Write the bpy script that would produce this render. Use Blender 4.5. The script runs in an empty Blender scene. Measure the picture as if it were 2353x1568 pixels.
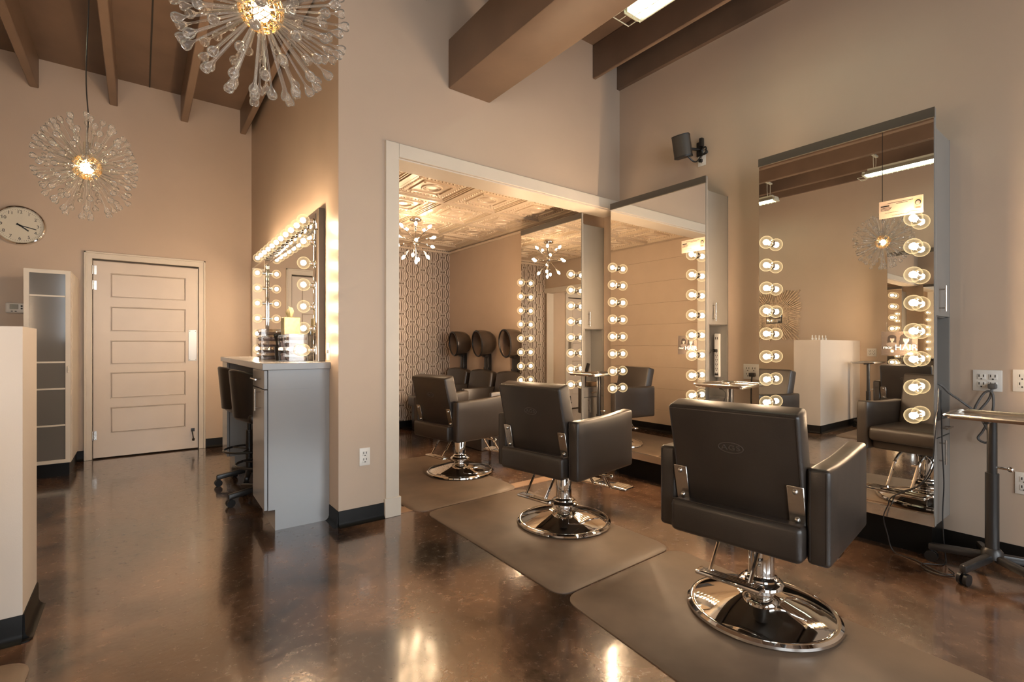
import bpy, bmesh, math, random
from mathutils import Vector, Matrix
random.seed(7)
sc = bpy.context.scene
COL = sc.collection
R = math.radians
PI = math.pi

# ---------------------------------------------------------------- materials
def new_mat(name):
    m = bpy.data.materials.new(name); m.use_nodes = True
    nt = m.node_tree
    for n in list(nt.nodes): nt.nodes.remove(n)
    out = nt.nodes.new('ShaderNodeOutputMaterial')
    return m, nt, out
def N(nt, t, **kw):
    n = nt.nodes.new(t)
    for k, v in kw.items():
        if k in n.inputs: n.inputs[k].default_value = v
        else: setattr(n, k, v)
    return n
def c4(c): return (c[0], c[1], c[2], 1.0)
def pbr(name, col, rough=.5, metal=0., spec=.5, var=.0, vscale=6., bump=0., bscale=80., coat=0., rvar=0., stretch=None):
    m, nt, out = new_mat(name)
    b = N(nt, 'ShaderNodeBsdfPrincipled')
    b.inputs['Base Color'].default_value = c4(col); b.inputs['Roughness'].default_value = rough
    b.inputs['Metallic'].default_value = metal; b.inputs['Specular IOR Level'].default_value = spec
    b.inputs['Coat Weight'].default_value = coat; b.inputs['Coat Roughness'].default_value = .08
    nt.links.new(b.outputs[0], out.inputs[0])
    tc = N(nt, 'ShaderNodeTexCoord'); src = tc.outputs['Object']
    if stretch:
        mp = N(nt, 'ShaderNodeMapping'); mp.inputs['Scale'].default_value = stretch
        nt.links.new(src, mp.inputs[0]); src = mp.outputs[0]
    if var > 0 or rvar > 0:
        no = N(nt, 'ShaderNodeTexNoise', Scale=vscale, Detail=4.0); nt.links.new(src, no.inputs['Vector'])
        if var > 0:
            rp = N(nt, 'ShaderNodeValToRGB')
            rp.color_ramp.elements[0].color = c4([x*(1-var) for x in col]); rp.color_ramp.elements[1].color = c4([min(1, x*(1+var)) for x in col])
            rp.color_ramp.elements[0].position = .3; rp.color_ramp.elements[1].position = .7
            nt.links.new(no.outputs['Fac'], rp.inputs[0]); nt.links.new(rp.outputs[0], b.inputs['Base Color'])
        if rvar > 0:
            mr = N(nt, 'ShaderNodeMapRange'); mr.inputs[3].default_value = max(0, rough-rvar); mr.inputs[4].default_value = rough+rvar
            nt.links.new(no.outputs['Fac'], mr.inputs[0]); nt.links.new(mr.outputs[0], b.inputs['Roughness'])
    if bump > 0:
        n2 = N(nt, 'ShaderNodeTexNoise', Scale=bscale, Detail=3.0); nt.links.new(src, n2.inputs['Vector'])
        bp = N(nt, 'ShaderNodeBump', Strength=bump, Distance=.01); nt.links.new(n2.outputs['Fac'], bp.inputs['Height'])
        nt.links.new(bp.outputs[0], b.inputs['Normal'])
    return m
def emit(name, col, strength):
    m, nt, out = new_mat(name)
    e = N(nt, 'ShaderNodeEmission', Strength=strength); e.inputs[0].default_value = c4(col)
    nt.links.new(e.outputs[0], out.inputs[0]); return m
def thin_glass(name, tint=(1, 1, 1), rim=.35, ior=1.45, rough=0.0, haze=0.0, hcol=(.35, .34, .33)):
    m, nt, out = new_mat(name)
    tr = N(nt, 'ShaderNodeBsdfTransparent'); tr.inputs[0].default_value = c4(tint)
    gl = N(nt, 'ShaderNodeBsdfGlossy', Roughness=rough); gl.inputs[0].default_value = c4((.95, .95, .95))
    lw = N(nt, 'ShaderNodeLayerWeight', Blend=rim)
    mx = N(nt, 'ShaderNodeMixShader')
    nt.links.new(lw.outputs['Fresnel'], mx.inputs[0]); nt.links.new(tr.outputs[0], mx.inputs[1]); nt.links.new(gl.outputs[0], mx.inputs[2])
    if haze > 0:
        d = N(nt, 'ShaderNodeBsdfDiffuse'); d.inputs[0].default_value = c4(hcol)
        m2 = N(nt, 'ShaderNodeMixShader', ); m2.inputs[0].default_value = haze
        nt.links.new(mx.outputs[0], m2.inputs[1]); nt.links.new(d.outputs[0], m2.inputs[2]); nt.links.new(m2.outputs[0], out.inputs[0])
    else: nt.links.new(mx.outputs[0], out.inputs[0])
    return m

def floor_mat():
    m, nt, out = new_mat('stained_concrete')
    b = N(nt, 'ShaderNodeBsdfPrincipled'); nt.links.new(b.outputs[0], out.inputs[0])
    tc = N(nt, 'ShaderNodeTexCoord')
    n1 = N(nt, 'ShaderNodeTexNoise', Scale=1.5, Detail=7.0, Roughness=.60, Distortion=.8); nt.links.new(tc.outputs['Object'], n1.inputs['Vector'])
    r1 = N(nt, 'ShaderNodeValToRGB'); e = r1.color_ramp.elements
    e[0].position = .34; e[0].color = (.010, .0052, .003, 1); e[1].position = .70; e[1].color = (.260, .138, .074, 1)
    k = e.new(.5); k.color = (.080, .041, .022, 1)
    nt.links.new(n1.outputs['Fac'], r1.inputs[0])
    n2 = N(nt, 'ShaderNodeTexNoise', Scale=22.0, Detail=8.0, Roughness=.75); nt.links.new(tc.outputs['Object'], n2.inputs['Vector'])
    mx = N(nt, 'ShaderNodeMix', data_type='RGBA', blend_type='OVERLAY'); mx.inputs[0].default_value = .5
    nt.links.new(r1.outputs[0], mx.inputs[6]); nt.links.new(n2.outputs['Fac'], mx.inputs[7]); nt.links.new(mx.outputs[2], b.inputs['Base Color'])
    mr = N(nt, 'ShaderNodeMapRange'); mr.inputs[1].default_value = .3; mr.inputs[2].default_value = .7; mr.inputs[3].default_value = .10; mr.inputs[4].default_value = .34
    nt.links.new(n2.outputs['Fac'], mr.inputs[0]); nt.links.new(mr.outputs[0], b.inputs['Roughness'])
    b.inputs['Specular IOR Level'].default_value = .8; b.inputs['Coat Weight'].default_value = 1.; b.inputs['Coat Roughness'].default_value = .11; b.inputs['Coat IOR'].default_value = 1.85
    n3 = N(nt, 'ShaderNodeTexNoise', Scale=38.0, Detail=4.0); nt.links.new(tc.outputs['Object'], n3.inputs['Vector'])
    bp = N(nt, 'ShaderNodeBump', Strength=.09, Distance=.01); nt.links.new(n3.outputs['Fac'], bp.inputs['Height']); nt.links.new(bp.outputs[0], b.inputs['Normal'])
    return m

def wallpaper_mat():
    m, nt, out = new_mat('foil_wallpaper')
    tc = N(nt, 'ShaderNodeTexCoord'); sp = N(nt, 'ShaderNodeSeparateXYZ'); nt.links.new(tc.outputs['Object'], sp.inputs[0])
    def M(op, a, b=None, c=None):
        n = N(nt, 'ShaderNodeMath', operation=op)
        for i, v in enumerate((a, b, c)):
            if v is None: continue
            if isinstance(v, (int, float)): n.inputs[i].default_value = v
            else: nt.links.new(v, n.inputs[i])
        return n.outputs[0]
    def motif(ox, oz):
        p = M('SUBTRACT', M('FRACT', M('ADD', M('DIVIDE', sp.outputs[0], .325), ox)), .5)
        q = M('SUBTRACT', M('FRACT', M('ADD', M('DIVIDE', sp.outputs[2], .214), oz)), .5)
        w = M('MULTIPLY', M('POWER', M('MAXIMUM', M('COSINE', M('MULTIPLY', q, PI*1.04)), .0004), .66), .275)
        return M('DIVIDE', M('ABSOLUTE', p), w)                  # 0 on the axis of an onion, 1 on its outline
    d = M('MINIMUM', motif(0., 0.), motif(.5, .5))
    st = M('GREATER_THAN', M('SINE', M('ADD', M('MULTIPLY', d, 19.0), 3.7)), -.12)
    fac = M('MULTIPLY', st, M('LESS_THAN', d, 1.12))
    tre = M('LESS_THAN', M('ABSOLUTE', M('SUBTRACT', d, 1.30)), .10)
    fac = M('MAXIMUM', fac, tre)
    foil = N(nt, 'ShaderNodeBsdfPrincipled'); foil.inputs['Base Color'].default_value = (.74, .66, .57, 1); foil.inputs['Metallic'].default_value = .35; foil.inputs['Roughness'].default_value = .35
    pap = N(nt, 'ShaderNodeBsdfPrincipled'); pap.inputs['Base Color'].default_value = (.15, .105, .075, 1); pap.inputs['Roughness'].default_value = .55
    mx = N(nt, 'ShaderNodeMixShader'); nt.links.new(fac, mx.inputs[0]); nt.links.new(pap.outputs[0], mx.inputs[1]); nt.links.new(foil.outputs[0], mx.inputs[2])
    nt.links.new(mx.outputs[0], out.inputs[0]); return m

MAT = {}
MAT['paint'] = pbr('greige_wall_paint', (.495, .392, .305), .42, spec=.35, var=.02, vscale=3, bump=.05, bscale=160)
MAT['warm_paint'] = pbr('warm_wall_paint', (.50, .39, .30), .5, spec=.3, var=.02, bump=.05, bscale=160)
MAT['deck'] = pbr('brown_ceiling_paint', (.18, .120, .083), .5, spec=.35, var=.12, vscale=2.5, bump=.04)
MAT['joist'] = pbr('brown_beam_paint', (.20, .136, .095), .45, spec=.4, var=.1, vscale=3, bump=.05, bscale=30)
MAT['trim'] = pbr('off_white_trim_paint', (.62, .56, .48), .38, spec=.45, var=.02)
MAT['door'] = pbr('white_door_paint', (.61, .53, .455), .35, spec=.5, var=.02)
MAT['pony'] = pbr('white_half_wall_paint', (.54, .49, .44), .45, spec=.35, bump=.05, bscale=200)
MAT['tin'] = pbr('pressed_tin_paint', (.70, .58, .45), .28, spec=.6, metal=.15)
MAT['cove'] = pbr('black_rubber_cove', (.004, .0035, .003), .42, spec=.18)
MAT['floor'] = floor_mat()
MAT['paper'] = wallpaper_mat()
MAT['leather'] = pbr('black_brown_vinyl', (.031, .024, .0195), .34, spec=.55, var=.15, vscale=5, bump=.06, bscale=220, rvar=.06)
MAT['blackvinyl'] = pbr('black_vinyl', (.012, .010, .009), .32, spec=.5)
MAT['plate'] = pbr('satin_plate', (.40, .37, .33), .33, metal=1.)
MAT['emboss'] = pbr('paler_vinyl', (.082, .066, .054), .4, spec=.5)  # paler than the chair vinyl so the pressed emblem stands out
MAT['chrome'] = pbr('chrome', (.80, .78, .75), .045, metal=1.)
MAT['steel'] = pbr('brushed_steel', (.62, .59, .55), .24, metal=1., bump=.03, bscale=120)
MAT['black'] = pbr('black_plastic', (.012, .011, .011), .35, spec=.5)
MAT['blackmetal'] = pbr('black_metal', (.022, .020, .019), .33, spec=.55)
MAT['mirror'] = pbr('silvered_mirror', (.88, .88, .86), .0, metal=1.)
MAT['laminate'] = pbr('grey_laminate', (.235, .222, .205), .32, spec=.5, var=.03)
MAT['champagne'] = pbr('champagne_strips', (.62, .50, .37), .25, metal=.6, var=.35, vscale=25)
MAT['mirtrim'] = pbr('dark_grey_trim', (.078, .068, .056), .38, spec=.5)
MAT['gloss_grey'] = pbr('glossy_grey_laminate', (.27, .27, .275), .2, spec=.55)
MAT['mat'] = pbr('taupe_rubber_mat', (.150, .107, .075), .46, spec=.4, var=.22, vscale=3.5, bump=.03, bscale=250)
MAT['white'] = pbr('white_plastic', (.70, .68, .64), .35)
MAT['dark'] = pbr('dark_slot', (.02, .018, .016), .5)
MAT['gold'] = pbr('gold_metal', (.83, .60, .28), .2, metal=1.)
def globe_mat():
    # clear lamp glass that glows with the filament behind it, most at the rim where the glass is seen edge-on
    m, nt, out = new_mat('glowing_globe_glass')
    tr = N(nt, 'ShaderNodeBsdfTransparent'); em = N(nt, 'ShaderNodeEmission', Strength=1.5); em.inputs[0].default_value = (1., .71, .36, 1)
    lw = N(nt, 'ShaderNodeLayerWeight', Blend=.5); mr = N(nt, 'ShaderNodeMapRange'); mr.inputs[1].default_value = .0; mr.inputs[2].default_value = .8; mr.inputs[3].default_value = .09; mr.inputs[4].default_value = .9
    pw = N(nt, 'ShaderNodeMath', operation='POWER'); pw.inputs[1].default_value = 3.4; nt.links.new(lw.outputs['Facing'], pw.inputs[0])
    mx = N(nt, 'ShaderNodeMixShader'); nt.links.new(pw.outputs[0], mr.inputs[0]); nt.links.new(mr.outputs[0], mx.inputs[0])
    nt.links.new(tr.outputs[0], mx.inputs[1]); nt.links.new(em.outputs[0], mx.inputs[2]); nt.links.new(mx.outputs[0], out.inputs[0]); return m
MAT['globe'] = globe_mat()
MAT['drop'] = thin_glass('clear_drop_glass', (.99, .98, .96), .26, rough=.04, haze=.07, hcol=(.85, .80, .74))
MAT['acrylic'] = thin_glass('clear_acrylic', (.92, .89, .86), .40, rough=.02, haze=.05)
MAT['pane'] = thin_glass('window_glass', (.97, .98, .97), .10)
MAT['frost'] = pbr('smoked_cabinet_glass', (.13, .125, .12), .10, spec=.6)
MAT['smoke'] = pbr('smoked_plastic', (.055, .040, .030), .18, spec=.6)
MAT['smoke_in'] = pbr('hood_lining', (.19, .135, .10), .30, spec=.5, var=.1)
MAT['fil'] = emit('bulb_filament', (1., .69, .42), 330.)
MAT['cfil'] = emit('candle_bulb_glow', (1., .72, .44), 68.)
MAT['chand'] = emit('chandelier_bulb_glow', (1., .74, .45), 42.)
MAT['tube'] = emit('fluorescent_glow', (.93, 1., .74), 15.)
MAT['fixt'] = pbr('fixture_enamel', (.62, .63, .52), .3, spec=.5)
MAT['clockface'] = pbr('clock_face', (.62, .58, .48), .5)
MAT['lcd'] = pbr('lcd_screen', (.17, .16, .11), .3)
MAT['cream'] = pbr('cream_paper', (.52, .39, .29), .6, var=.1, vscale=30)
MAT['green'] = pbr('yellow_green_card', (.42, .36, .20), .5, var=.25, vscale=60)
MAT['tissue'] = pbr('tissue_paper', (.58, .53, .33), .7)
MAT['photo'] = pbr('grey_photo_print', (.40, .33, .28), .3, var=.25, vscale=40)
MAT['film'] = thin_glass('clear_photo_film', (.70, .63, .58), .1, haze=.42, hcol=(.17, .14, .12))
MAT['photodark'] = pbr('photo_dark_ink', (.018, .014, .012), .5)
MAT['photolight'] = pbr('photo_light_ink', (.26, .22, .19), .5)
MAT['photomid'] = pbr('photo_mid_ink', (.10, .082, .07), .5)
MAT['ink'] = pbr('white_ink', (.85, .84, .82), .5)
MAT['red'] = pbr('red_ink', (.45, .09, .06), .5)
MAT['tan'] = pbr('tan_threshold', (.34, .205, .12), .32, var=.15, vscale=6)
MAT['make'] = pbr('makeup_palette', (.20, .10, .08), .4, var=.6, vscale=70)
MAT['cablegrey'] = pbr('grey_cable', (.085, .082, .080), .4)
MAT['wood'] = pbr('striped_brown_card', (.30, .20, .12), .5, var=.4, vscale=20, stretch=(1, 8, 1))
MAT['cloth'] = pbr('speaker_cloth', (.05, .042, .035), .55, bump=.1, bscale=400)

# ---------------------------------------------------------------- mesh builder
class MB:
    def __init__(s): s.v = []; s.f = []; s.m = []; s.cur = 0; s.mats = []
    def mat(s, key):
        if key not in s.mats: s.mats.append(key)
        s.cur = s.mats.index(key); return s
    def add(s, vs, fs, M=None):
        o = len(s.v)
        for p in vs:
            p = Vector(p)
            s.v.append(tuple(M @ p if M is not None else p))
        for f in fs: s.f.append(tuple(i+o for i in f)); s.m.append(s.cur)
        return s
    def bm(s, b, M=None):
        b.verts.ensure_lookup_table(); b.verts.index_update()
        s.add([v.co[:] for v in b.verts], [[v.index for v in f.verts] for f in b.faces], M); b.free(); return s
    def box(s, x0, x1, y0, y1, z0, z1, M=None):
        vs = [(x, y, z) for z in (z0, z1) for y in (y0, y1) for x in (x0, x1)]
        return s.add(vs, [(0, 2, 3, 1), (4, 5, 7, 6), (0, 1, 5, 4), (2, 6, 7, 3), (0, 4, 6, 2), (1, 3, 7, 5)], M)
    def rbox(s, x0, x1, y0, y1, z0, z1, r=.01, seg=3, M=None, warp=None, cuts=0):
        b = bmesh.new(); bmesh.ops.create_cube(b, size=1)
        for v in b.verts: v.co = Vector(((x0+x1)/2+v.co.x*(x1-x0), (y0+y1)/2+v.co.y*(y1-y0), (z0+z1)/2+v.co.z*(z1-z0)))
        r = min(r, .49*min(x1-x0, y1-y0, z1-z0))
        bmesh.ops.bevel(b, geom=list(b.edges), offset=r, segments=seg, profile=.5, affect='EDGES')
        if cuts: bmesh.ops.subdivide_edges(b, edges=[e for e in b.edges if e.calc_length() > 3*r], cuts=cuts, use_grid_fill=True)
        if warp:
            for v in b.verts: v.co = Vector(warp(v.co))
        return s.bm(b, M)
    def cyl(s, p0, p1, r0, r1=None, n=16, cap=True, M=None):
        r1 = r0 if r1 is None else r1
        p0 = Vector(p0); p1 = Vector(p1); d = (p1-p0).normalized()
        a = d.orthogonal().normalized(); b = d.cross(a)
        vs = []; fs = []
        for p, r in ((p0, r0), (p1, r1)):
            for i in range(n):
                t = 2*PI*i/n; vs.append(p+a*math.cos(t)*r+b*math.sin(t)*r)
        for i in range(n): fs.append((i, (i+1) % n, n+(i+1) % n, n+i))
        if cap: fs.append(tuple(range(n))[::-1]); fs.append(tuple(range(n, 2*n)))
        return s.add(vs, fs, M)
    def lathe(s, prof, n=24, M=None, close=False):
        vs = []; fs = []; k = len(prof)
        for i in range(n):
            t = 2*PI*i/n
            for r, z in prof: vs.append((r*math.cos(t), r*math.sin(t), z))
        for i in range(n):
            j = (i+1) % n
            for q in range(k-1 if not close else k):
                q2 = (q+1) % k
                f = [i*k+q, j*k+q, j*k+q2, i*k+q2]
                if prof[q][0] < 1e-6: f = [i*k+q, j*k+q2, i*k+q2]
                elif prof[q2][0] < 1e-6: f = [i*k+q, j*k+q, i*k+q2]
                fs.append(tuple(f))
        return s.add(vs, fs, M)
    def sph(s, c, r, n=16, m=10, M=None, sc_=(1, 1, 1)):
        pr = [(math.sin(PI*i/m)*r if 0 < i < m else 0., -math.cos(PI*i/m)*r) for i in range(m+1)]
        T = Matrix.Translation(Vector(c)) @ Matrix.Diagonal((sc_[0], sc_[1], sc_[2], 1))
        return s.lathe(pr, n, T if M is None else M @ T)
    def ico(s, c, r, sub=1, M=None):
        b = bmesh.new(); bmesh.ops.create_icosphere(b, subdivisions=sub, radius=r)
        T = Matrix.Translation(Vector(c)); return s.bm(b, T if M is None else M @ T)
    def tube(s, pts, r, n=8, M=None, closed=False, cap=True):
        pts = [Vector(p) for p in pts]; k = len(pts); vs = []; fs = []; a = None
        for i, p in enumerate(pts):
            if closed: d = (pts[(i+1) % k]-pts[i-1])
            else: d = (pts[min(i+1, k-1)]-pts[max(i-1, 0)])
            d.normalize()
            if a is None: a = d.orthogonal().normalized()
            else:
                a = a-d*a.dot(d)
                a = a.normalized() if a.length > 1e-6 else d.orthogonal().normalized()
            b = d.cross(a)
            for j in range(n):
                t = 2*PI*j/n; vs.append(p+a*math.cos(t)*r+b*math.sin(t)*r)
        for i in range(k if closed else k-1):
            i2 = (i+1) % k
            for j in range(n): fs.append((i*n+j, i*n+(j+1) % n, i2*n+(j+1) % n, i2*n+j))
        if cap and not closed: fs.append(tuple(range(n))[::-1]); fs.append(tuple(range((k-1)*n, k*n)))
        return s.add(vs, fs, M)
    def prism(s, poly, z0, z1, M=None):
        k = len(poly)
        vs = [(x, y, z0) for x, y in poly]+[(x, y, z1) for x, y in poly]
        fs = [tuple(range(k))[::-1], tuple(range(k, 2*k))]+[(i, (i+1) % k, k+(i+1) % k, k+i) for i in range(k)]
        return s.add(vs, fs, M)
    def torus(s, c, R_, r, n=32, m=8, M=None):
        pts = [(c[0]+R_*math.cos(2*PI*i/n), c[1]+R_*math.sin(2*PI*i/n), c[2]) for i in range(n)]
        return s.tube(pts, r, m, M, closed=True)
    def mesh(s, name, angle=38):
        me = bpy.data.meshes.new(name); me.from_pydata(s.v, [], s.f)
        for k in (s.mats or ['paint']): me.materials.append(MAT[k])
        me.polygons.foreach_set('material_index', s.m); me.polygons.foreach_set('use_smooth', [True]*len(s.f))
        me.update()
        b = bmesh.new(); b.from_mesh(me); bmesh.ops.recalc_face_normals(b, faces=b.faces); b.to_mesh(me); b.free()
        me.set_sharp_from_angle(angle=R(angle)); return me
    def obj(s, name, mat=None, parent=None, loc=(0, 0, 0), rot=(0, 0, 0), angle=38):
        if mat is not None:
            s.mats = [mat]; s.m = [0]*len(s.f)
        return link(name, s.mesh(name, angle), parent, loc, rot)
def link(name, data, parent=None, loc=(0, 0, 0), rot=(0, 0, 0)):
    o = bpy.data.objects.new(name, data); COL.objects.link(o); o.parent = parent; o.location = loc; o.rotation_euler = rot; return o
def tag(o, label, cat, group=None):
    o['label'] = label; o['category'] = cat
    if group: o['group'] = group
    return o
def thing(name, label, cat, loc=(0, 0, 0), rz=0., group=None):
    o = link(name, None, None, loc, (0, 0, rz)); o.empty_display_size = .1
    return tag(o, label, cat, group)
def struct(o): o['kind'] = 'structure'; return o
def dup(root, loc, rz, label, group=None):
    def cp(o, par):
        c = o.copy(); COL.objects.link(c)
        if par is not None: c.parent = par
        for ch in kids.get(o, ()): cp(ch, c)
        return c
    kids = {}
    for o in list(bpy.data.objects):
        if o.parent is not None: kids.setdefault(o.parent, []).append(o)
    r = cp(root, None); r.location = loc; r.rotation_euler = (0, 0, rz); r['label'] = label
    if group: r['group'] = group
    return r
def text_mesh(s, size, ext=.001, sp=1.0):
    cu = bpy.data.curves.new('lettering', 'FONT'); cu.body = s; cu.size = size; cu.extrude = ext; cu.align_x = 'CENTER'; cu.align_y = 'CENTER'; cu.space_character = sp
    ob = bpy.data.objects.new('lettering', cu); COL.objects.link(ob)
    dg = bpy.context.evaluated_depsgraph_get(); me = bpy.data.meshes.new_from_object(ob.evaluated_get(dg))
    bpy.data.objects.remove(ob); bpy.data.curves.remove(cu)
    out = ([tuple(v.co) for v in me.vertices], [tuple(p.vertices) for p in me.polygons]); bpy.data.meshes.remove(me); return out
def smooth_path(pts, k=8):
    P = [Vector(p) for p in pts]; out = []
    for i in range(len(P)-1):
        p0 = P[max(i-1, 0)]; p1 = P[i]; p2 = P[i+1]; p3 = P[min(i+2, len(P)-1)]
        for j in range(k):
            t = j/k
            out.append(.5*((2*p1)+(p2-p0)*t+(2*p0-5*p1+4*p2-p3)*t*t+(3*p1-p0-3*p2+p3)*t**3))
    out.append(P[-1]); return out
def rounded_poly(pts, r, k=7):
    out = []; n = len(pts)
    for i in range(n):
        p = Vector(pts[i]); a = (Vector(pts[i-1])-p).normalized(); b = (Vector(pts[(i+1) % n])-p).normalized()
        p0 = p+a*r; p2 = p+b*r
        for j in range(k+1):
            t = j/k; out.append(tuple((1-t)**2*p0+2*t*(1-t)*p+t*t*p2))
    return out

# ---------------------------------------------------------------- room dimensions (metres; camera stands over the origin)
XR, XL, YC, YF, ZC = 3.70, -1.77, 3.16, 6.54, 3.93
YB = -2.35
def xw(y): return 1.008+(y-YC)*.0158          # left face of the dividing wall

struct(MB().box(XL-.2, XR+.2, YB-.2, YF+.3, -.12, 0).obj('floor', 'floor'))
struct(MB().box(XL-.2, XR+.2, YB-.2, YF+.3, ZC, ZC+.1).obj('ceiling', 'deck'))
struct(MB().box(XR, XR+.15, YB-.2, YF+.2, 0, ZC).obj('wall_right', 'paint'))
struct(MB().box(XL-.15, XL, YB-.2, YF+.2, 0, ZC).obj('wall_left', 'paint'))
# far wall with the door opening
m = MB(); m.box(XL, -.415, YF, YF+.14, 0, ZC); m.box(.56, 1.062, YF, YF+.14, 0, ZC); m.box(-.415, .56, YF, YF+.14, 2.065, ZC); m.box(-.43, .575, YF+.14, YF+.16, 0, 2.08)  # last box: unseen panel added behind the door to stop world light leaking in
struct(m.obj('wall_far', 'paint'))
struct(MB().box(1.17, XR, 6.42, 6.6, 0, 2.6).obj('wall_papered', 'paper'))
m = MB(); m.box(1.008, 1.41, YC, YC+.2, 0, ZC); m.box(1.41, XR, YC, YC+.2, 2.45, ZC)
struct(m.obj('wall_cross', 'paint'))
def dv(y0, y1, z0, z1, m): m.prism([(xw(y0), y0), (1.16, y0), (1.16, y1), (xw(y1), y1)], z0, z1)
m = MB(); dv(YC+.2, 5.43, 0, ZC, m); dv(6.37, YF+.05, 0, ZC, m); dv(5.43, 6.37, 2.06, ZC, m)
struct(m.obj('wall_divider', 'paint'))
m = MB()
for k in range(9):
    z0 = .0+k*.29; z1 = min(z0+.2888, 2.55)
    m.rbox(1.16, 1.172, YC+.2, 5.40, z0, z1, .0012, 1)
struct(m.obj('wall_boards', 'warm_paint'))
struct(MB().box(XR-.006, XR, YC+.2, 6.42, 0, 2.55).obj('wall_lining', 'warm_paint'))
# half wall by the entrance aisle
struct(MB().box(XL, -.367, 2.70, 3.03, 0, 1.235).obj('wall_half', 'pony'))
# front wall behind the camera with two shop windows
m = MB(); z0, z1 = .55, 2.75
m.box(XL, XR, YB-.15, YB, 0, z0); m.box(XL, XR, YB-.15, YB, z1, ZC)
for a, b in ((XL, -1.35), (.75, 1.2), (3.3, XR)): m.box(a, b, YB-.15, YB, z0, z1)
struct(m.obj('wall_front', 'paint'))
for k, (a, b) in enumerate(((-1.35, .75), (1.2, 3.3))):
    w = struct(MB().box(a, b, YB-.09, YB-.08, z0, z1).obj('window_%d' % (k+1), 'pane'))
    m = MB()
    for x0, x1 in ((a, a+.05), ((a+b)/2-.03, (a+b)/2+.03), (b-.05, b)): m.box(x0, x1, YB-.12, YB-.03, z0, z1)
    m.box(a, b, YB-.12, YB-.03, z0, z0+.05); m.box(a, b, YB-.12, YB-.03, z1-.05, z1); m.box(a, b, YB-.115, YB-.035, 1.98, 2.03)
    m.obj('window_frame', 'black', w)
# joists, ledgers, boxed beam
for k, x in enumerate((-1.42, -.81, -.215, .394)):
    struct(MB().rbox(x-.034, x+.034, YB, YF, 3.642, ZC, .006, 1).obj('ceiling_joist', 'joist'))
struct(MB().rbox(.940, 1.000, YB, YF, 3.655, ZC, .006, 1).obj('ceiling_joist', 'joist'))
for x in (1.60, 2.25, 2.76, 3.345):
    struct(MB().rbox(x-.018 if x > 3 else x-.034, x+.018 if x > 3 else x+.034, YB, YC, 3.62, ZC, .006, 1).obj('ceiling_joist', 'joist'))
struct(MB().box(XR-.04, XR, YB, YC, 3.625, 3.85).obj('ceiling_ledger', 'deck'))
struct(MB().box(XL, XL+.04, YB, YF, 3.625, 3.85).obj('ceiling_ledger', 'deck'))
struct(MB().rbox(1.807, 2.175, YB, YC, 3.05, 3.41, .008, 2).obj('ceiling_beam', 'joist'))
struct(MB().box(.078, .090, YB, YF, ZC-.004, ZC).obj('trim_6', 'dark'))
# casing round the wide opening
m = MB(); m.rbox(1.318, 1.414, YC-.018, YC+.21, .12, 2.545, .003, 1); m.rbox(1.414, XR, YC-.018, YC, 2.45, 2.545, .003, 1); m.box(1.41, XR, YC, YC+.21, 2.44, 2.452)
struct(m.obj('trim_1', 'trim'))
struct(MB().rbox(1.310, 1.425, YC-.026, YC+.21, 0, .13, .003, 1).obj('trim_2', 'trim'))
struct(MB().box(1.42, XR-.33, YC+.01, YC+.125, 0, .003).obj('trim_3', 'tan'))
# casing round the far passage in the dividing wall
m = MB()
for y0, y1 in ((5.35, 5.43), (6.37, 6.45)): m.prism([(xw(y0)-.016, y0), (xw(y0)+.0, y0), (xw(y1)+.0, y1), (xw(y1)-.016, y1)], 0, 2.06)
m.prism([(xw(5.35)-.016, 5.35), (xw(5.35), 5.35), (xw(6.45), 6.45), (xw(6.45)-.016, 6.45)], 2.06, 2.14)
m.box(1.0, 1.19, 5.43, 5.445, 0, 2.06); m.box(1.04, 1.19, 6.355, 6.37, 0, 2.06); m.box(1.172, 1.188, 5.35, 5.43, 0, 2.14); m.box(1.172, 1.188, 5.35, 6.42, 2.06, 2.14)
struct(m.obj('trim_4', 'trim'))
# coved black baseboards
def cove(m, x0, y0, x1, y1, nx, ny, h=.102):
    L = math.hypot(x1-x0, y1-y0); ux, uy = (x1-x0)/L, (y1-y0)/L
    pr = [(0, 0), (.030, 0), (.022, .004), (.012, .014), (.007, .03), (.006, h-.004), (.004, h), (0, h)]
    vs = [(x0+nx*d, y0+ny*d, z) for d, z in pr]+[(x1+nx*d, y1+ny*d, z) for d, z in pr]; k = len(pr)
    m.add(vs, [tuple(range(k)), tuple(range(k, 2*k))[::-1]]+[(i, (i+1) % k, k+(i+1) % k, k+i) for i in range(k)])
m = MB(); cove(m, XR, YB, XR, YC, -1, 0); cove(m, XR-.006, YC+.2, XR-.006, 6.42, -1, 0); struct(m.obj('baseboard_right', 'cove'))
m = MB(); cove(m, XL, YB, XL, 2.70, 1, 0); cove(m, XL, 3.03, XL, YF, 1, 0); struct(m.obj('baseboard_left', 'cove'))
m = MB(); cove(m, XL, YF, -.45, YF, 0, -1); cove(m, .595, YF, 1.06, YF, 0, -1); struct(m.obj('baseboard_far', 'cove'))
m = MB(); cove(m, 1.008, YC, 1.31, YC, 0, -1); cove(m, 1.008, YC, xw(5.35), 5.35, -1, 0); struct(m.obj('baseboard_cross', 'cove'))
m = MB(); cove(m, 1.172, YC+.21, 1.172, 5.35, 1, 0); struct(m.obj('baseboard_boards', 'cove'))
m = MB(); cove(m, 1.19, 6.42, XR, 6.42, 0, -1); struct(m.obj('baseboard_papered', 'cove'))
m = MB(); cove(m, -.367, 2.70, -.367, 3.03, 1, 0); cove(m, XL, 2.70, -.367, 2.70, 0, -1); cove(m, -.367, 3.03, XL, 3.03, 0, 1)
m.prism([(-.367, 2.67), (-.345, 2.677), (-.337, 2.70), (-.367, 2.70)], 0, .006); struct(m.obj('baseboard_half', 'cove'))

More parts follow.
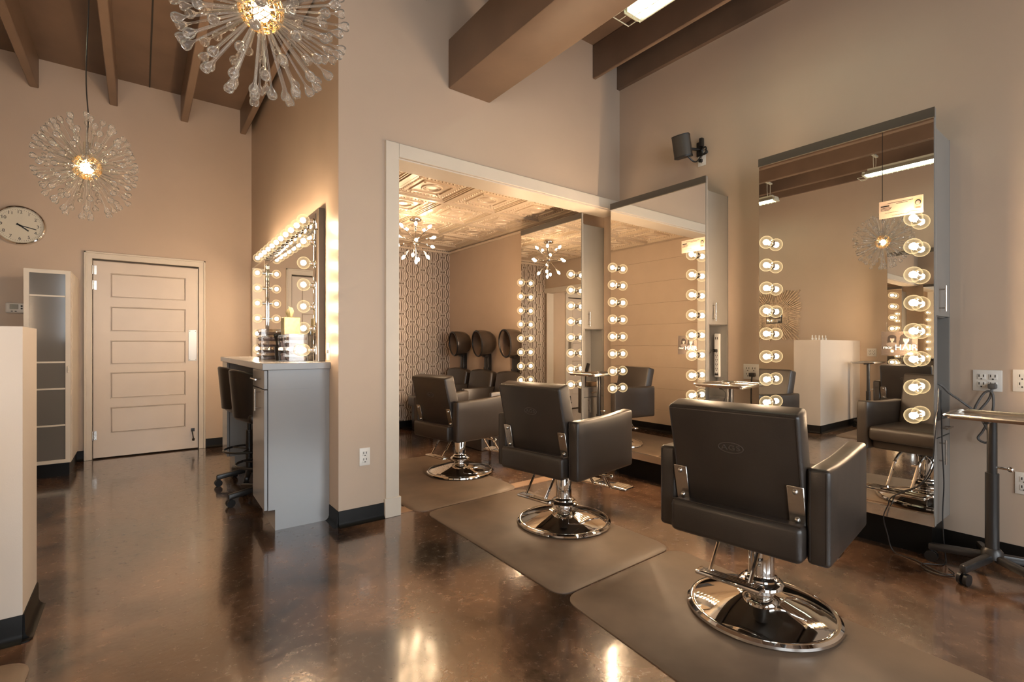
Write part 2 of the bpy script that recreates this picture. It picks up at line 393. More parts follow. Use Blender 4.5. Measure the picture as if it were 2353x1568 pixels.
# pressed tin ceiling of the back room: coffered tiles with bead rings and bosses
m = MB(); m.box(1.172, XR, YC+.2, 6.42, 2.585, 2.6)
def loop(pts, z, d, h, m):            # flat ring moulding round a square
    (x0, y0, x1, y1) = pts
    for a in ((x0, x1, y0, y0+d), (x0, x1, y1-d, y1), (x0, x0+d, y0+d, y1-d), (x1-d, x1, y0+d, y1-d)):
        m.box(a[0], a[1], a[2], a[3], z-h, z)
T = .61; ox, oy = 2.41, 3.67
for i in range(-3, 4):
    for j in range(-1, 6):
        x0 = ox+i*T; y0 = oy+j*T; x1 = x0+T; y1 = y0+T
        cx0, cx1, cy0, cy1 = max(x0, 1.172), min(x1, XR), max(y0, YC+.2), min(y1, 6.42)
        if cx1-cx0 < .02 or cy1-cy0 < .02: continue
        full = (cx1-cx0 > T-.03 and cy1-cy0 > T-.03)
        for a, b, c, d in ((cx0, cx0+.022, cy0, cy1), (cx1-.022, cx1, cy0, cy1), (cx0+.022, cx1-.022, cy0, cy0+.022), (cx0+.022, cx1-.022, cy1-.022, cy1)): m.box(a, b, c, d, 2.564, 2.586)
        if not full: continue
        loop((x0+.030, y0+.030, x1-.030, y1-.030), 2.586, .012, .014, m)
        loop((x0+.052, y0+.052, x1-.052, y1-.052), 2.586, .010, .010, m)
        loop((x0+.150, y0+.150, x1-.150, y1-.150), 2.586, .014, .012, m)
        for q in range(13):                      # egg-and-dart beads between the rings
            t = .085+q*(T-.17)/12
            for (bx, by) in ((x0+t, y0+.10), (x0+t, y1-.10), (x0+.10, y0+t), (x1-.10, y0+t)): m.sph((bx, by, 2.586), .012, 6, 4)
        xc, yc = (x0+x1)/2, (y0+y1)/2
        m.torus((xc, yc, 2.585), .088, .011, 24, 6); m.torus((xc, yc, 2.585), .060, .006, 20, 5)
        for sx in (-1, 1):
            for sy in (-1, 1): m.sph((xc+sx*.135, yc+sy*.135, 2.585), .02, 8, 5)
struct(m.obj('ceiling_tin', 'tin'))
m = MB(); m.prism([(XR-.006, 0), (XR-.045, 0), (XR-.02, -.03), (XR-.006, -.05)], 0, 1, Matrix(((1, 0, 0, 0), (0, 0, 1, 0), (0, 1, 0, 2.55), (0, 0, 0, 1))) @ Matrix.Diagonal((1, 1, 1, 1)))
m2 = MB(); m2.box(XR-.03, XR-.006, YC+.2, 6.42, 2.525, 2.55); m2.box(1.172, XR-.03, 6.396, 6.42, 2.525, 2.55); m2.box(1.172, XR, YC+.2, YC+.235, 2.505, 2.55)
struct(m2.obj('trim_5', 'tin'))

# ---------------------------------------------------------------- door in the far wall
d = struct(link('door_1', None, None, (0, YF, 0)))
m = MB()
for a, b in ((-.449, -.383), (.527, .593)):
    m.rbox(a, b, -.02, .0, 0, 2.05, .004, 1); m.rbox(a if a < 0 else b-.02, a+.02 if a < 0 else b, -.028, -.015, 0, 2.115, .004, 1)
m.rbox(-.449, .593, -.02, 0, 2.042, 2.115, .004, 1); m.rbox(-.449, .593, -.028, -.015, 2.095, 2.115, .004, 1)
m.box(-.415, -.388, 0, .12, 0, 2.05); m.box(.533, .56, 0, .12, 0, 2.05); m.box(-.415, .56, 0, .12, 2.048, 2.065)
m.obj('door_casing', 'trim', d)
m = MB(); m.box(-.377, .522, .012, .05, .014, 2.022)
xs = (-.240, .405); zs = ((1.907, 1.656), (1.562, 1.306), (1.212, .965), (.88, .61), (.52, .256))
m.box(-.377, xs[0], 0, .02, .014, 2.022); m.box(xs[1], .522, 0, .02, .014, 2.022)
edges = [2.022]+[z for p in zs for z in p]+[.014]
for k in range(0, len(edges), 2): m.box(xs[0], xs[1], 0, .02, edges[k+1], edges[k])
for zt, zb in zs:
    m.rbox(xs[0]+.008, xs[1]-.008, .002, .02, zb+.008, zt-.008, .005, 1)
    for q in (.0, .007): m.tube([(xs[0]+q, -.001, zb+q), (xs[1]-q, -.001, zb+q), (xs[1]-q, -.001, zt-q), (xs[0]+q, -.001, zt-q)], .0022, 4, closed=True)
leaf = m.obj('door_leaf', 'door', d)
for z in (1.93, 1.775, .245):
    m = MB(); m.cyl((-.380, -.012, z-.045), (-.380, -.012, z+.045), .011, n=10); m.box(-.384, -.350, -.003, .001, z-.045, z+.045); m.obj('hinge', 'steel', d)
m = MB(); m.rbox(.432, .512, -.004, 0, .99, 1.335, .002, 1)
for z in (1.005, 1.32):
    for x in (.445, .50): m.sph((x, -.004, z), .005, 8, 5)
m.obj('pull_plate', 'plate', leaf)
m = MB(); m.cyl((.465, -.012, .215), (.478, -.03, .12), .006, n=8); m.box(.455, .490, -.006, 0, .20, .235); m.cyl((.478, -.03, .122), (.474, -.045, .108), .013, n=10); m.obj('kick_stop', 'black', leaf)

# ---------------------------------------------------------------- globe bulb and socket (shared meshes)
m = MB().mat('globe'); pr = [(.0, .042)] + [(.042*math.sin(PI*i/14), .042*math.cos(PI*i/14)) for i in range(1, 12)] + [(.016, -.037), (.014, -.044)]
m.lathe(pr, 20); m.mat('fil'); m.ico((0, 0, .002), .0185, 2); m.mat('chrome'); m.cyl((0, 0, -.044), (0, 0, -.032), .0135, n=12)
GLOBE = m.mesh('globe_bulb')
m = MB(); m.lathe([(.0, 0), (.024, 0), (.024, .004), (.017, .008), (.017, .026), (.015, .028), (.0, .028)], 16)
SOCKET = m.obj('socket_source', 'chrome').data
bpy.data.objects.remove(bpy.data.objects['socket_source'])
def bulb_on(parent, loc, rot):
    s_ = link('bulb_socket', SOCKET, parent, loc, rot)
    link('globe_bulb', GLOBE, s_, (0, 0, .0675))
    return s_

# ---------------------------------------------------------------- mirror stations
W = .938
def handle(m, p0, p1, off, r=.005):
    p0 = Vector(p0); p1 = Vector(p1); off = Vector(off); d_ = (p1-p0)
    m.cyl(p0+off, p1+off, r, n=10)
    for t in (.14, .86): m.cyl(p0+d_*t, p0+d_*t+off, r*.8, n=8)
def make_station(name, label, loc, rz):
    s_ = thing(name, label, 'mirror station', loc, rz, 'lighted mirror stations')
    m = MB(); m.box(.16, .93, 0, .29, .19, 2.336); m.box(.018, .16, 0, .29, 1.318, 2.336); m.box(.018, .16, 0, .29, .19, .755)
    m.box(0, .16, .268, .29, .755, 1.318); m.box(0, .16, 0, .02, .755, 1.318); m.box(0, .018, 0, .008, .19, 2.336); m.box(0, .018, .282, .29, .19, 2.336)
    m.obj('cabinet_body', 'laminate', s_)
    MB().box(.03, .91, 0, .23, 0, .19).obj('plinth', 'cove', s_)
    u = MB().rbox(0, .018, .010, .280, 1.322, 2.332, .002, 1).obj('upper_door', 'laminate', s_)
    m = MB(); handle(m, (0, .225, 1.345), (0, .225, 1.485), (-.028, 0, 0)); m.obj('handle', 'steel', u)
    u = MB().rbox(0, .018, .010, .280, .660, .752, .002, 1).obj('drawer', 'laminate', s_)
    m = MB(); handle(m, (0, .08, .706), (0, .21, .706), (-.028, 0, 0)); m.obj('handle', 'steel', u)
    u = MB().rbox(0, .018, .010, .280, .192, .655, .002, 1).obj('lower_door', 'laminate', s_)
    m = MB(); handle(m, (0, .225, .515), (0, .225, .648), (-.028, 0, 0)); m.obj('handle', 'steel', u)
    MB().box(0, W, .29, .309, .19, 2.435).obj('backing_board', 'laminate', s_)
    MB().box(.004, W-.004, .309, .315, .245, 2.385).obj('mirror_glass', 'mirror', s_)
    m = MB(); m.box(0, W, .309, .319, 2.388, 2.437); m.box(0, W, .309, .322, 2.383, 2.388); m.obj('top_trim', 'mirtrim', s_)
    m = MB(); m.box(0, W, .309, .319, .188, .24); m.box(0, W, .309, .324, .240, .247); m.obj('bottom_trim', 'steel', s_)
    for x in (.075, W-.085):
        for k in range(8): bulb_on(s_, (x, .315, .783+.152*k), (R(-90), 0, 0))
    return s_
ST1 = make_station('mirror_station', 'tall lighted mirror station nearest the camera, behind the front black styling chair', (XR, .728, 0), R(90))
dup(ST1, (XR, 2.059, 0), R(90), 'lighted mirror station with the white power strip in its side niche')
dup(ST1, (XR-.006, 3.356, 0), R(90), 'farthest lighted mirror station, reflecting the branching ceiling lamp of the back room')
dup(ST1, (XL, 2.28, 0), R(-90), 'lighted mirror station on the opposite wall, seen only as a reflection in the nearest mirror')

# ---------------------------------------------------------------- styling chairs
def ribs(m, a, b, r, n=6): m.tube([a, b], r, n)
def make_chair(label):
    c = thing('styling_chair', label, 'chair', (0, 0, 0), 0, 'black styling chairs at the mirrors')
    m = MB(); m.lathe([(0, .010), (.284, .010), (.296, .004), (.302, .008), (.300, .018), (.290, .026), (.277, .024), (.272, .026), (.235, .040), (.17, .060), (.10, .076), (.075, .084), (.0, .084)], 64); m.obj('base_plate', 'chrome', c)
    m = MB(); m.lathe([(.0, .07), (.056, .075), (.053, .082), (.052, .104), (.074, .110), (.087, .118), (.089, .130), (.080, .140), (.070, .145), (.068, .152), (.058, .157), (.052, .163), (.051, .17), (.051, .325), (.048, .33), (.0, .33)], 40)
    col_ = m.obj('hydraulic_column', 'chrome', c)
    m = MB(); m.cyl((0, 0, .33), (0, 0, .375), .040, n=20); m.box(-.12, .12, -.12, .12, .366, .382); m.obj('mounting_plate', 'blackmetal', col_)
    m = MB(); m.tube(smooth_path([(.05, -.02, .335), (.10, -.06, .33), (.17, -.12, .30), (.24, -.20, .285)], 6), .007, 8); m.sph((.245, -.205, .284), .014, 10, 8); m.obj('pump_lever', 'chrome', col_)
    # seat box between the arms with the padded ledge that shows behind the back
    m = MB(); m.rbox(-.335, .25, -.248, .248, .372, .505, .022, 3)
    m.tube([(-.318, -.24, .504), (-.318, .24, .504)], .004, 6); m.obj('seat_base', 'leather', c)
    m = MB(); m.rbox(-.22, .315, -.246, .246, .438, .545, .03, 4, cuts=3, warp=lambda p: (p.x, p.y, p.z+(.012*math.cos(p.y/.246*PI/2)*math.cos(max(-1, min(1, (p.x-.05)/.27))*PI/2) if p.z > .5 else 0))); m.obj('seat_cushion', 'leather', c)
    # backrest leaning towards the back
    tilt = Matrix.Translation((-.215, 0, .50)) @ Matrix.Rotation(R(-13.5), 4, 'Y')
    m = MB(); m.rbox(-.048, .052, -.246, .246, .0, .425, .016, 3, M=tilt)
    for sy in (-1, 1): m.tube([tilt @ Vector((-.0465, sy*.235, .01)), tilt @ Vector((-.0465, sy*.235, .412))], .0035, 6)
    m.tube([tilt @ Vector((-.044, -.236, .416)), tilt @ Vector((-.044, .236, .416))], .0035, 6)
    b = m.obj('backrest', 'leather', c)
    m = MB(); EM = tilt @ Matrix(((0, 0, -1, -.049), (-1, 0, 0, 0), (0, 1, 0, .27), (0, 0, 0, 1)))
    m.tube([EM @ Vector((.047*math.cos(t), .021*math.sin(t), .0)) for t in [2*PI*i/40 for i in range(40)]], .0017, 6, closed=True)
    tv, tf = text_mesh('AGS', .029, .0025, 1.15); m.add(tv, tf, EM @ Matrix.Diagonal((1.25, 1, 1, 1))); m.obj('emblem', 'emboss', b)
    for sy in (-1, 1):
        y0, y1 = (.248, .323) if sy > 0 else (-.323, -.248)
        def wp(p):
            k = (p.x+.285)/.6; top = max(0, (p.z-.372)/.35)
            return (p.x, p.y, p.z+top*(.020*k-.010*math.sin(PI*k)))
        m = MB(); m.rbox(-.285, .315, y0, y1, .368, .712, .017, 3, cuts=4, warp=wp)
        for yy in (y0+.012, y1-.012):
            for xx in (-.2835,): m.tube([(xx, yy, .385), (xx, yy, .70)], .003, 6)
        m.obj('armrest', 'leather', c)
        m = MB(); M2 = tilt @ Matrix.Translation((-.052, sy*.218, .085))
        m.rbox(-.004, .002, -.028, .028, -.075, .075, .002, 1, M=M2)
        for z in (-.055, .055): m.sph((-.005, 0, z), .0105, 10, 6, M=M2)
        m.obj('hinge_plate', 'steel', c)
    # front footrest
    for y in (-.07, .07): m = MB(); m.tube(smooth_path([(.20, y, .375), (.30, y, .33), (.41, y, .185), (.45, y, .145), (.50, y, .135)], 6), .0095, 8); m.obj('footrest_bar', 'chrome', c)
    m = MB(); m.rbox(.445, .560, -.19, .19, .135, .155, .008, 2)
    for q in range(6):
        for sy in (-1, 1): m.tube([(.458+q*.018, sy*.06, .156), (.458+q*.018, sy*.17, .156)], .003, 5)
    m.obj('footrest_plate', 'chrome', c)
    # rear pedal
    for y in (-.035, .125): m = MB(); m.tube([(-.11, y-.01, .375), (-.225, y, .205)], .0075, 8); m.obj('pedal_bar', 'chrome', c)
    m = MB(); m.rbox(-.262, -.198, -.085, .175, .186, .204, .008, 2)
    for q in range(4): m.tube([(-.248+q*.012, -.07, .204), (-.248+q*.012, .16, .204)], .0025, 5)
    m.obj('pedal_plate', 'chrome', c)
    return c
MT = .0135
CH = make_chair('large black styling chair in the foreground with an oval emblem pressed into its back')
CH.location = (2.142, 1.043, MT); CH.rotation_euler = (0, 0, R(7.1))
dup(CH, (2.200, 2.346, MT), R(8.9), 'middle black styling chair, turned from the mirror with the power strip beside it')
c3 = dup(CH, (2.320, 3.842, MT), R(7.5), 'farthest black styling chair, in the back room near the dryer chairs')
for o in bpy.data.objects:                     # its seat is pumped down a little lower than the others
    if o.parent == c3 and not o.name.startswith('base_plate'): o.location.z -= .028 if not o.name.startswith('hydraulic') else .0
dup(CH, (-.79, 1.86, MT), R(174), 'black styling chair reflected in the nearest mirror, facing the opposite wall')

# anti-fatigue mats
def floor_mat_obj(pts, label, r=.10):
    P = rounded_poly(pts, r); cx = sum(p[0] for p in P)/len(P); cy = sum(p[1] for p in P)/len(P)
    m = MB(); k = len(P); inn = [(cx+(x-cx)*.975, cy+(y-cy)*.975) for x, y in P]
    vs = [(x, y, 0) for x, y in P]+[(x, y, .004) for x, y in P]+[(x, y, MT-.0005) for x, y in inn]
    fs = [tuple(range(2*k, 3*k))]+[(i, (i+1) % k, k+(i+1) % k, k+i) for i in range(k)]+[(k+i, k+(i+1) % k, 2*k+(i+1) % k, 2*k+i) for i in range(k)]
    m.add(vs, fs); return tag(m.obj('floor_mat', 'mat'), label, 'mat', 'rubber mats under the styling chairs')
floor_mat_obj([(1.40, .24), (2.335, .28), (2.43, 1.675), (1.545, 1.655)], 'taupe rubber floor mat under the foreground styling chair')
floor_mat_obj([(1.545, 1.665), (2.43, 1.685), (2.46, 3.12), (1.575, 3.075)], 'taupe rubber floor mat under the middle styling chair')
floor_mat_obj([(1.52, 3.09), (2.462, 3.135), (2.49, 4.63), (1.50, 4.66)], 'taupe rubber floor mat under the farthest styling chair', .14)
floor_mat_obj([(-1.33, 1.08), (-.36, 1.08), (-.31, 2.53), (-1.33, 2.53)], 'corner of a taupe mat beside the white half wall', .12)

# ---------------------------------------------------------------- hooded dryer chairs
def make_dryer(label):
    c = thing('dryer_chair', label, 'dryer chair', (0, 0, 0), 0, 'hooded dryer chairs along the back room wall')
    m = MB(); m.rbox(-.30, .34, -.262, .262, 0, .34, .015, 2); m.obj('base_box', 'leather', c)
    m = MB(); m.rbox(-.22, .40, -.262, .262, .33, .475, .035, 3); m.obj('seat_cushion', 'leather', c)
    T_ = Matrix.Translation((-.20, 0, .40)) @ Matrix.Rotation(R(-10), 4, 'Y')
    m = MB(); m.rbox(-.06, .06, -.256, .256, 0, .455, .04, 4, M=T_, cuts=2, warp=lambda p: (p.x, p.y, p.z-.03*(abs(p.y)/.256)**3*(p.z/.45))); m.obj('backrest', 'leather', c)
    for sy in (-1, 1):
        m = MB(); m.rbox(-.30, .24, sy*.262-(.0 if sy > 0 else .041), sy*.262+(.041 if sy > 0 else 0), 0, .645, .018, 2); m.obj('armrest', 'leather', c)
    m = MB(); m.rbox(-.37, -.305, -.045, .045, .35, 1.06, .012, 2); m.rbox(-.345, -.315, -.035, .035, 1.0, 1.10, .01, 2); m.cyl((-.33, -.065, .86), (-.33, .065, .86), .016, n=10); m.obj('post', 'black', c)
    # hood: bell whose mouth looks forward
    HM = Matrix.Translation((-.17, 0, 1.185)) @ Matrix.Rotation(R(-11), 4, 'Z') @ Matrix.Rotation(R(95), 4, 'Y') @ Matrix.Diagonal((.95, .95, .9, 1))
    pr = [(.178, .0), (.182, -.03), (.180, -.08), (.172, -.14), (.155, -.20), (.118, -.25), (.065, -.278), (0., -.286)]
    m = MB(); m.lathe(pr, 32, M=HM); h = m.obj('hood', 'smoke', c)
    m = MB(); m.lathe([(.170, -.004), (.172, -.05), (.166, -.10), (.152, -.175), (.11, -.235), (0., -.265)], 32, M=HM)
    for q in range(24): m.sph((.150*math.cos(q*PI/12), .150*math.sin(q*PI/12), -.12), .006, 6, 4, M=HM)
    m.cyl((.0, 0, -.255), (.0, 0, -.225), .04, n=16, M=HM); m.obj('hood_lining', 'smoke_in', h)
    m = MB(); m.torus((0, 0, 0), .174, .011, 36, 8, M=HM); m.obj('hood_rim', 'black', h)
    m = MB(); m.rbox(-.34, -.27, -.045, .045, 1.005, 1.075, .012, 2); m.obj('hood_bracket', 'black', h)
    return c
D1 = make_dryer('hooded dryer chair in the corner beside the patterned wallpaper'); D1.location = (3.32, 5.965, 0); D1.rotation_euler = (0, 0, R(180))
dup(D1, (3.32, 5.357, 0), R(180), 'middle hooded dryer chair, between the other two dryer chairs')
dup(D1, (3.32, 4.748, 0), R(180), 'hooded dryer chair next to the farthest lighted mirror station')

# ---------------------------------------------------------------- wheeled tool tray stands
def make_tray(label, tl, tw, loc, rz, pole=(0, 0), zt=.80, lr=.25):
    c = thing('tray_stand', label, 'tray stand', loc, rz, 'wheeled stands with steel trays')
    m = MB(); m.rbox(-tl/2+.012, tl/2-.012, -tw/2+.012, tw/2-.012, zt-.018, zt-.012, .003, 1)
    P = rounded_poly([(-tl/2, -tw/2), (tl/2, -tw/2), (tl/2, tw/2), (-tl/2, tw/2)], .03, 5)
    m.tube([(x, y, zt) for x, y in P], .0065, 8, closed=True)
    k = len(P); vs = [(x, y, zt) for x, y in P]+[(x*.95, y*.94, zt-.017) for x, y in P]; m.add(vs, [(i, (i+1) % k, k+(i+1) % k, k+i) for i in range(k)]); m.obj('tray', 'steel', c)
    px, py = pole
    m = MB(); m.cyl((px, py, .13), (px, py, .52), .027, n=18); m.cyl((px, py, .52), (px, py, zt-.02), .020, n=16); m.rbox(px-.15, px+.15, py-.012, py+.012, zt-.032, zt-.018, .004, 1); m.obj('pole', 'blackmetal', c)
    m = MB(); m.cyl((px, py-.02, .55), (px, py-.06, .55), .006, n=8); m.sph((px, py-.066, .55), .014, 10, 8); m.obj('height_knob', 'chrome', c)
    m = MB(); m.lathe([(0, .09), (.045, .095), (.042, .13), (.03, .145), (0, .145)], 20, M=Matrix.Translation((px, py, 0))); m.obj('hub', 'blackmetal', c)
    for k in range(5):
        a = R(20+72*k); u = Vector((math.cos(a), math.sin(a), 0))
        m = MB(); M1 = Matrix.Translation((px, py, 0)) @ Matrix.Rotation(a, 4, 'Z')
        m.rbox(.02, lr, -.018, .018, .078, .118, .012, 2, M=M1, warp=lambda p: (p.x, p.y*(1.1-.9*p.x), p.z-.10*p.x+.004)); lg = m.obj('leg', 'blackmetal', c)
        m = MB(); q = Vector((px, py, 0))+u*(lr-.015); w = Vector((-u.y, u.x, 0))
        for s2 in (-1, 1): m.cyl(q+Vector((0, 0, .028))+w*(.006*s2), q+Vector((0, 0, .028))+w*(.020*s2), .028, n=16)
        m.cyl(q+Vector((0, 0, .03)), q+Vector((0, 0, .08)), .008, n=8); m.obj('caster', 'black', lg)
    return c
make_tray('steel tray on a wheeled black stand at the right edge, beside the nearest mirror', .34, .48, (3.39, .42, 0), 0, (.02, .09), .812)
make_tray('steel tray stand holding small clips, between the middle and nearest mirrors', .41, .35, (3.365, 1.855, 0), R(3), (0, 0), .886, .19)
make_tray('steel tray stand in front of the pier between the middle and farthest mirrors', .42, .31, (3.375, 3.165, 0), R(2), (.055, .01), .903, .185)
make_tray('steel tray stand reflected in the nearest mirror, near the opposite wall', .46, .28, (-1.36, 2.47, 0), 0, (0, 0), .93, .18)
for k, (x, y, r) in enumerate(((3.34, 1.84, 20), (3.41, 1.90, 75))):
    m = MB(); m.cyl((-.022, 0, .011), (.022, 0, .011), .011, n=14); m.torus((.03, 0, .012), .010, .0025, 14, 6); m.rbox(-.05, -.02, -.004, .004, .006, .014, .002, 1)
    tag(m.obj('hair_clip', 'chrome', None, (x, y, .874), (0, 0, R(r))), ('shiny metal hair clip lying near the middle of the clip tray', 'second shiny metal hair clip, closer to the wall on the same tray')[k], 'hair clip', 'clips on the steel tray')

# ---------------------------------------------------------------- power strip, outlets, switch
def slot_pair(m, x, y, z, s=1.):
    m.mat('dark'); m.box(x-.011*s, x-.007*s, y-.001, y, z-.002, z+.012*s); m.box(x+.007*s, x+.011*s, y-.001, y, z-.002, z+.012*s); m.cyl((x, y-.001, z-.012*s), (x, y, z-.012*s), .004*s, n=8); m.mat('white')
def outlet(label, loc, rz, gangs=1):
    # faces local -y
    w = .072 if gangs == 1 else .118
    m = MB().mat('white'); m.rbox(-w/2, w/2, -.006, 0, -.058, .058, .003, 2)
    for g in range(gangs):
        x = 0 if gangs == 1 else (-.023+.046*g)
        for z in (.021, -.021):
            m.rbox(x-.017, x+.017, -.009, -.004, z-.015, z+.015, .004, 2); slot_pair(m, x, -.0089, z)
    m.sph((0, -.006, 0), .003, 8, 5)
    return tag(m.obj('wall_outlet', None, None, loc, (0, 0, rz)), label, 'outlet', 'white wall outlets')
outlet('white outlet plate low on the pier left of the wide opening', (1.178, YC, .430), 0)
outlet('white four-socket outlet on the right wall above the nearest tray', (XR, .572, .968), R(-90), 2)
outlet('white outlet with a black plug, on the wall between two lit mirrors', (XR, 1.875, .962), R(-90), 2)
outlet('white outlet cut by the right picture edge at tray height', (XR, .415, .975), R(-90), 2)
outlet('white outlet cut by the right picture edge, low on the wall', (XR, .430, .435), R(-90))
outlet('small white outlet behind the black wall speaker', (XR, 2.285, 2.700), R(-90))
outlet('white outlet on the opposite wall, reflected above the far tray', (XL, 2.55, 1.06), R(90), 2)
m = MB().mat('white'); m.rbox(-.036, .036, -.006, 0, -.058, .058, .003, 2); m.rbox(-.006, .006, -.016, -.004, -.012, .012, .002, 1)
tag(m.obj('light_switch', None, None, (xw(3.37), 3.37, 1.12), (0, 0, R(-90))), 'white light switch plate beside the makeup counter mirror', 'light switch')
m = MB().mat('white'); m.rbox(-.024, .024, -.026, 0, -.175, .175, .010, 3)
for k in range(6): slot_pair(m, 0, -.0262, .03-.035*k, .8)
for x in (-.008, .008): m.mat('dark'); m.box(x-.003, x+.003, -.0268, -.026, .125, .145)
m.box(-.014, .014, -.0275, -.026, -.16, -.145); m.mat('white')
ps = tag(m.obj('power_strip', None, None, (3.679, 2.130, 1.083), (0, 0, R(-90))), 'long white power strip hanging in the side niche of the middle mirror station', 'power strip')
m = MB(); m.tube(smooth_path([(3.668, 2.130, .905), (3.655, 2.12, .84), (3.61, 2.03, .79), (3.56, 2.025, .70), (3.52, 2.02, .55), (3.50, 2.0, .36), (3.51, 1.98, .21), (3.51, 1.95, .006), (3.52, 1.86, .005)], 8), .004, 8)
tag(m.obj('cable', 'cablegrey'), 'grey cord running down from the white power strip', 'cord', 'power cords')
m = MB(); m.rbox(3.612, 3.652, 2.118, 2.142, 1.108, 1.132, .006, 2); m.tube(smooth_path([(3.615, 2.13, 1.12), (3.57, 2.125, 1.118), (3.52, 2.10, 1.108), (3.46, 2.085, 1.098)], 6), .004, 8)
tag(m.obj('plug', 'black'), 'black plug pushed into the white power strip', 'plug', 'black plugs')
m = MB(); m.rbox(XR-.045, XR-.010, 1.835, 1.875, .925, .955, .006, 2); m.tube(smooth_path([(XR-.03, 1.855, .926), (XR-.04, 1.855, .86), (XR-.05, 1.85, .70), (XR-.045, 1.84, .45), (XR-.05, 1.83, .12), (XR-.06, 1.82, .006)], 6), .0055, 8)
tag(m.obj('plug', 'black'), 'black plug and cord in the outlet between two lit mirrors', 'plug', 'black plugs')
# cord from the right outlet looping behind the tray into the nearest station niche
m = MB(); m.rbox(XR-.05, XR-.010, .530, .565, .925, .955, .008, 2)
m.tube(smooth_path([(XR-.035, .548, .93), (XR-.04, .56, .87), (XR-.05, .60, .80), (XR-.05, .625, .76), (XR-.05, .61, .83), (XR-.045, .575, .905), (XR-.045, .545, .90), (XR-.05, .545, .80), (XR-.055, .58, .70), (XR-.06, .60, .655), (XR-.06, .57, .635), (XR-.06, .55, .67), (XR-.055, .60, .78), (XR-.09, .66, .85), (XR-.16, .70, .90), (XR-.22, .73, .95), (XR-.24, .80, .97)], 8), .0058, 8)
tag(m.obj('cable', 'cablegrey'), 'dark grey cord looped below the outlet at the right and entering the niche', 'cord', 'power cords')
m = MB(); m.tube(smooth_path([(3.40, .715, .93), (3.375, .712, .83), (3.358, .715, .78), (3.345, .72, .66), (3.352, .735, .52), (3.345, .79, .40), (3.345, .90, .32), (3.35, .925, .26), (3.352, .945, .19), (3.36, .93, .10), (3.36, .90, .008), (3.33, .80, .006), (3.27, .72, .006), (3.24, .66, .006), (3.28, .63, .006), (3.33, .66, .006)], 8), .0030, 8)
tag(m.obj('cable', 'black'), 'thin black cord hanging across the lower corner of the nearest mirror to the floor', 'cord', 'power cords')
m = MB(); m.tube(smooth_path([(3.43, .712, .92), (3.425, .708, .76), (3.43, .706, .60), (3.442, .702, .42), (3.436, .706, .25), (3.43, .70, .12), (3.42, .69, .008), (3.36, .70, .006), (3.30, .76, .006), (3.24, .74, .006), (3.21, .68, .006), (3.24, .62, .006)], 8), .0030, 8)
tag(m.obj('cable', 'black'), 'thin black cord hanging down the cabinet side of the nearest mirror station', 'cord', 'power cords')

# tools in the niche of the farthest station
NY = 3.356
m = MB(); m.lathe([(0, 0), (.034, 0), (.044, .13), (.040, .13), (.031, .006), (0, .006)], 20); tag(m.obj('tool_cup', 'black', None, (3.455, NY+.065, .756)), 'black tapered cup of styling tools in the niche of the farthest mirror station', 'cup')
for k, (x, y, t, lb) in enumerate(((3.445, NY+.06, -14, 'black flat iron standing upright in the tool cup'), (3.468, NY+.07, 16, 'black comb handle leaning in the tool cup'))):
    m = MB(); m.rbox(-.008, .008, -.010, .010, 0, .20, .004, 2); m.rbox(-.014, .014, -.012, .012, .15, .23, .005, 2)
    tag(m.obj(('flat_iron', 'comb')[k], 'black', None, (x, y, .765), (R(4), R(t), 0)), lb, ('flat iron', 'comb')[k])
m = MB(); m.rbox(-.045, .045, -.04, .04, 0, .045, .004, 1); tag(m.obj('card_box', 'wood', None, (3.59, NY+.07, .756)), 'small brown striped box beside the black tool cup', 'box')

# ---------------------------------------------------------------- certificates and posters on the mirrors
def certificate(label, y, z, w=.155, h=.088):
    m = MB().mat('cream'); m.box(-w/2, w/2, -.0015, 0, -h/2, h/2); m.mat('photodark')
    for (a, b, zz, t) in ((-.46, -.26, .20, .012), (-.46, -.20, .10, .004), (-.46, -.22, .03, .004), (-.46, -.24, -.04, .004), (-.30, .28, .34, .004), (-.1, .16, .26, .004), (-.36, -.05, -.20, .003), (-.2, .2, -.38, .003)):
        m.box(a*w, b*w, -.002, -.0014, zz*h-t/2*.6, zz*h+t/2*.6)
    m.mat('green'); m.box(.30*w, .47*w, -.002, -.0014, -.22*h, .34*h)
    m.mat('photodark'); m.sph((.385*w, -.0018, .12*h), .014, 12, 8, sc_=(1, .06, 1.15)); m.mat('photolight'); m.sph((.385*w, -.0026, .09*h), .0095, 12, 8, sc_=(1, .06, 1.25)); m.mat('red'); m.box(.33*w, .44*w, -.0028, -.002, -.22*h, -.12*h)
    return tag(m.obj('certificate', None, None, (XR-.316, y, z), (0, 0, R(-90))), label, 'certificate', 'licence certificates stuck on the mirrors')
certificate('cream licence certificate with a portrait, stuck high on the nearest mirror', .875, 1.932, .20, .098)
certificate('cream licence certificate with a portrait, stuck high on the middle mirror', 2.165, 1.93, .20, .098)
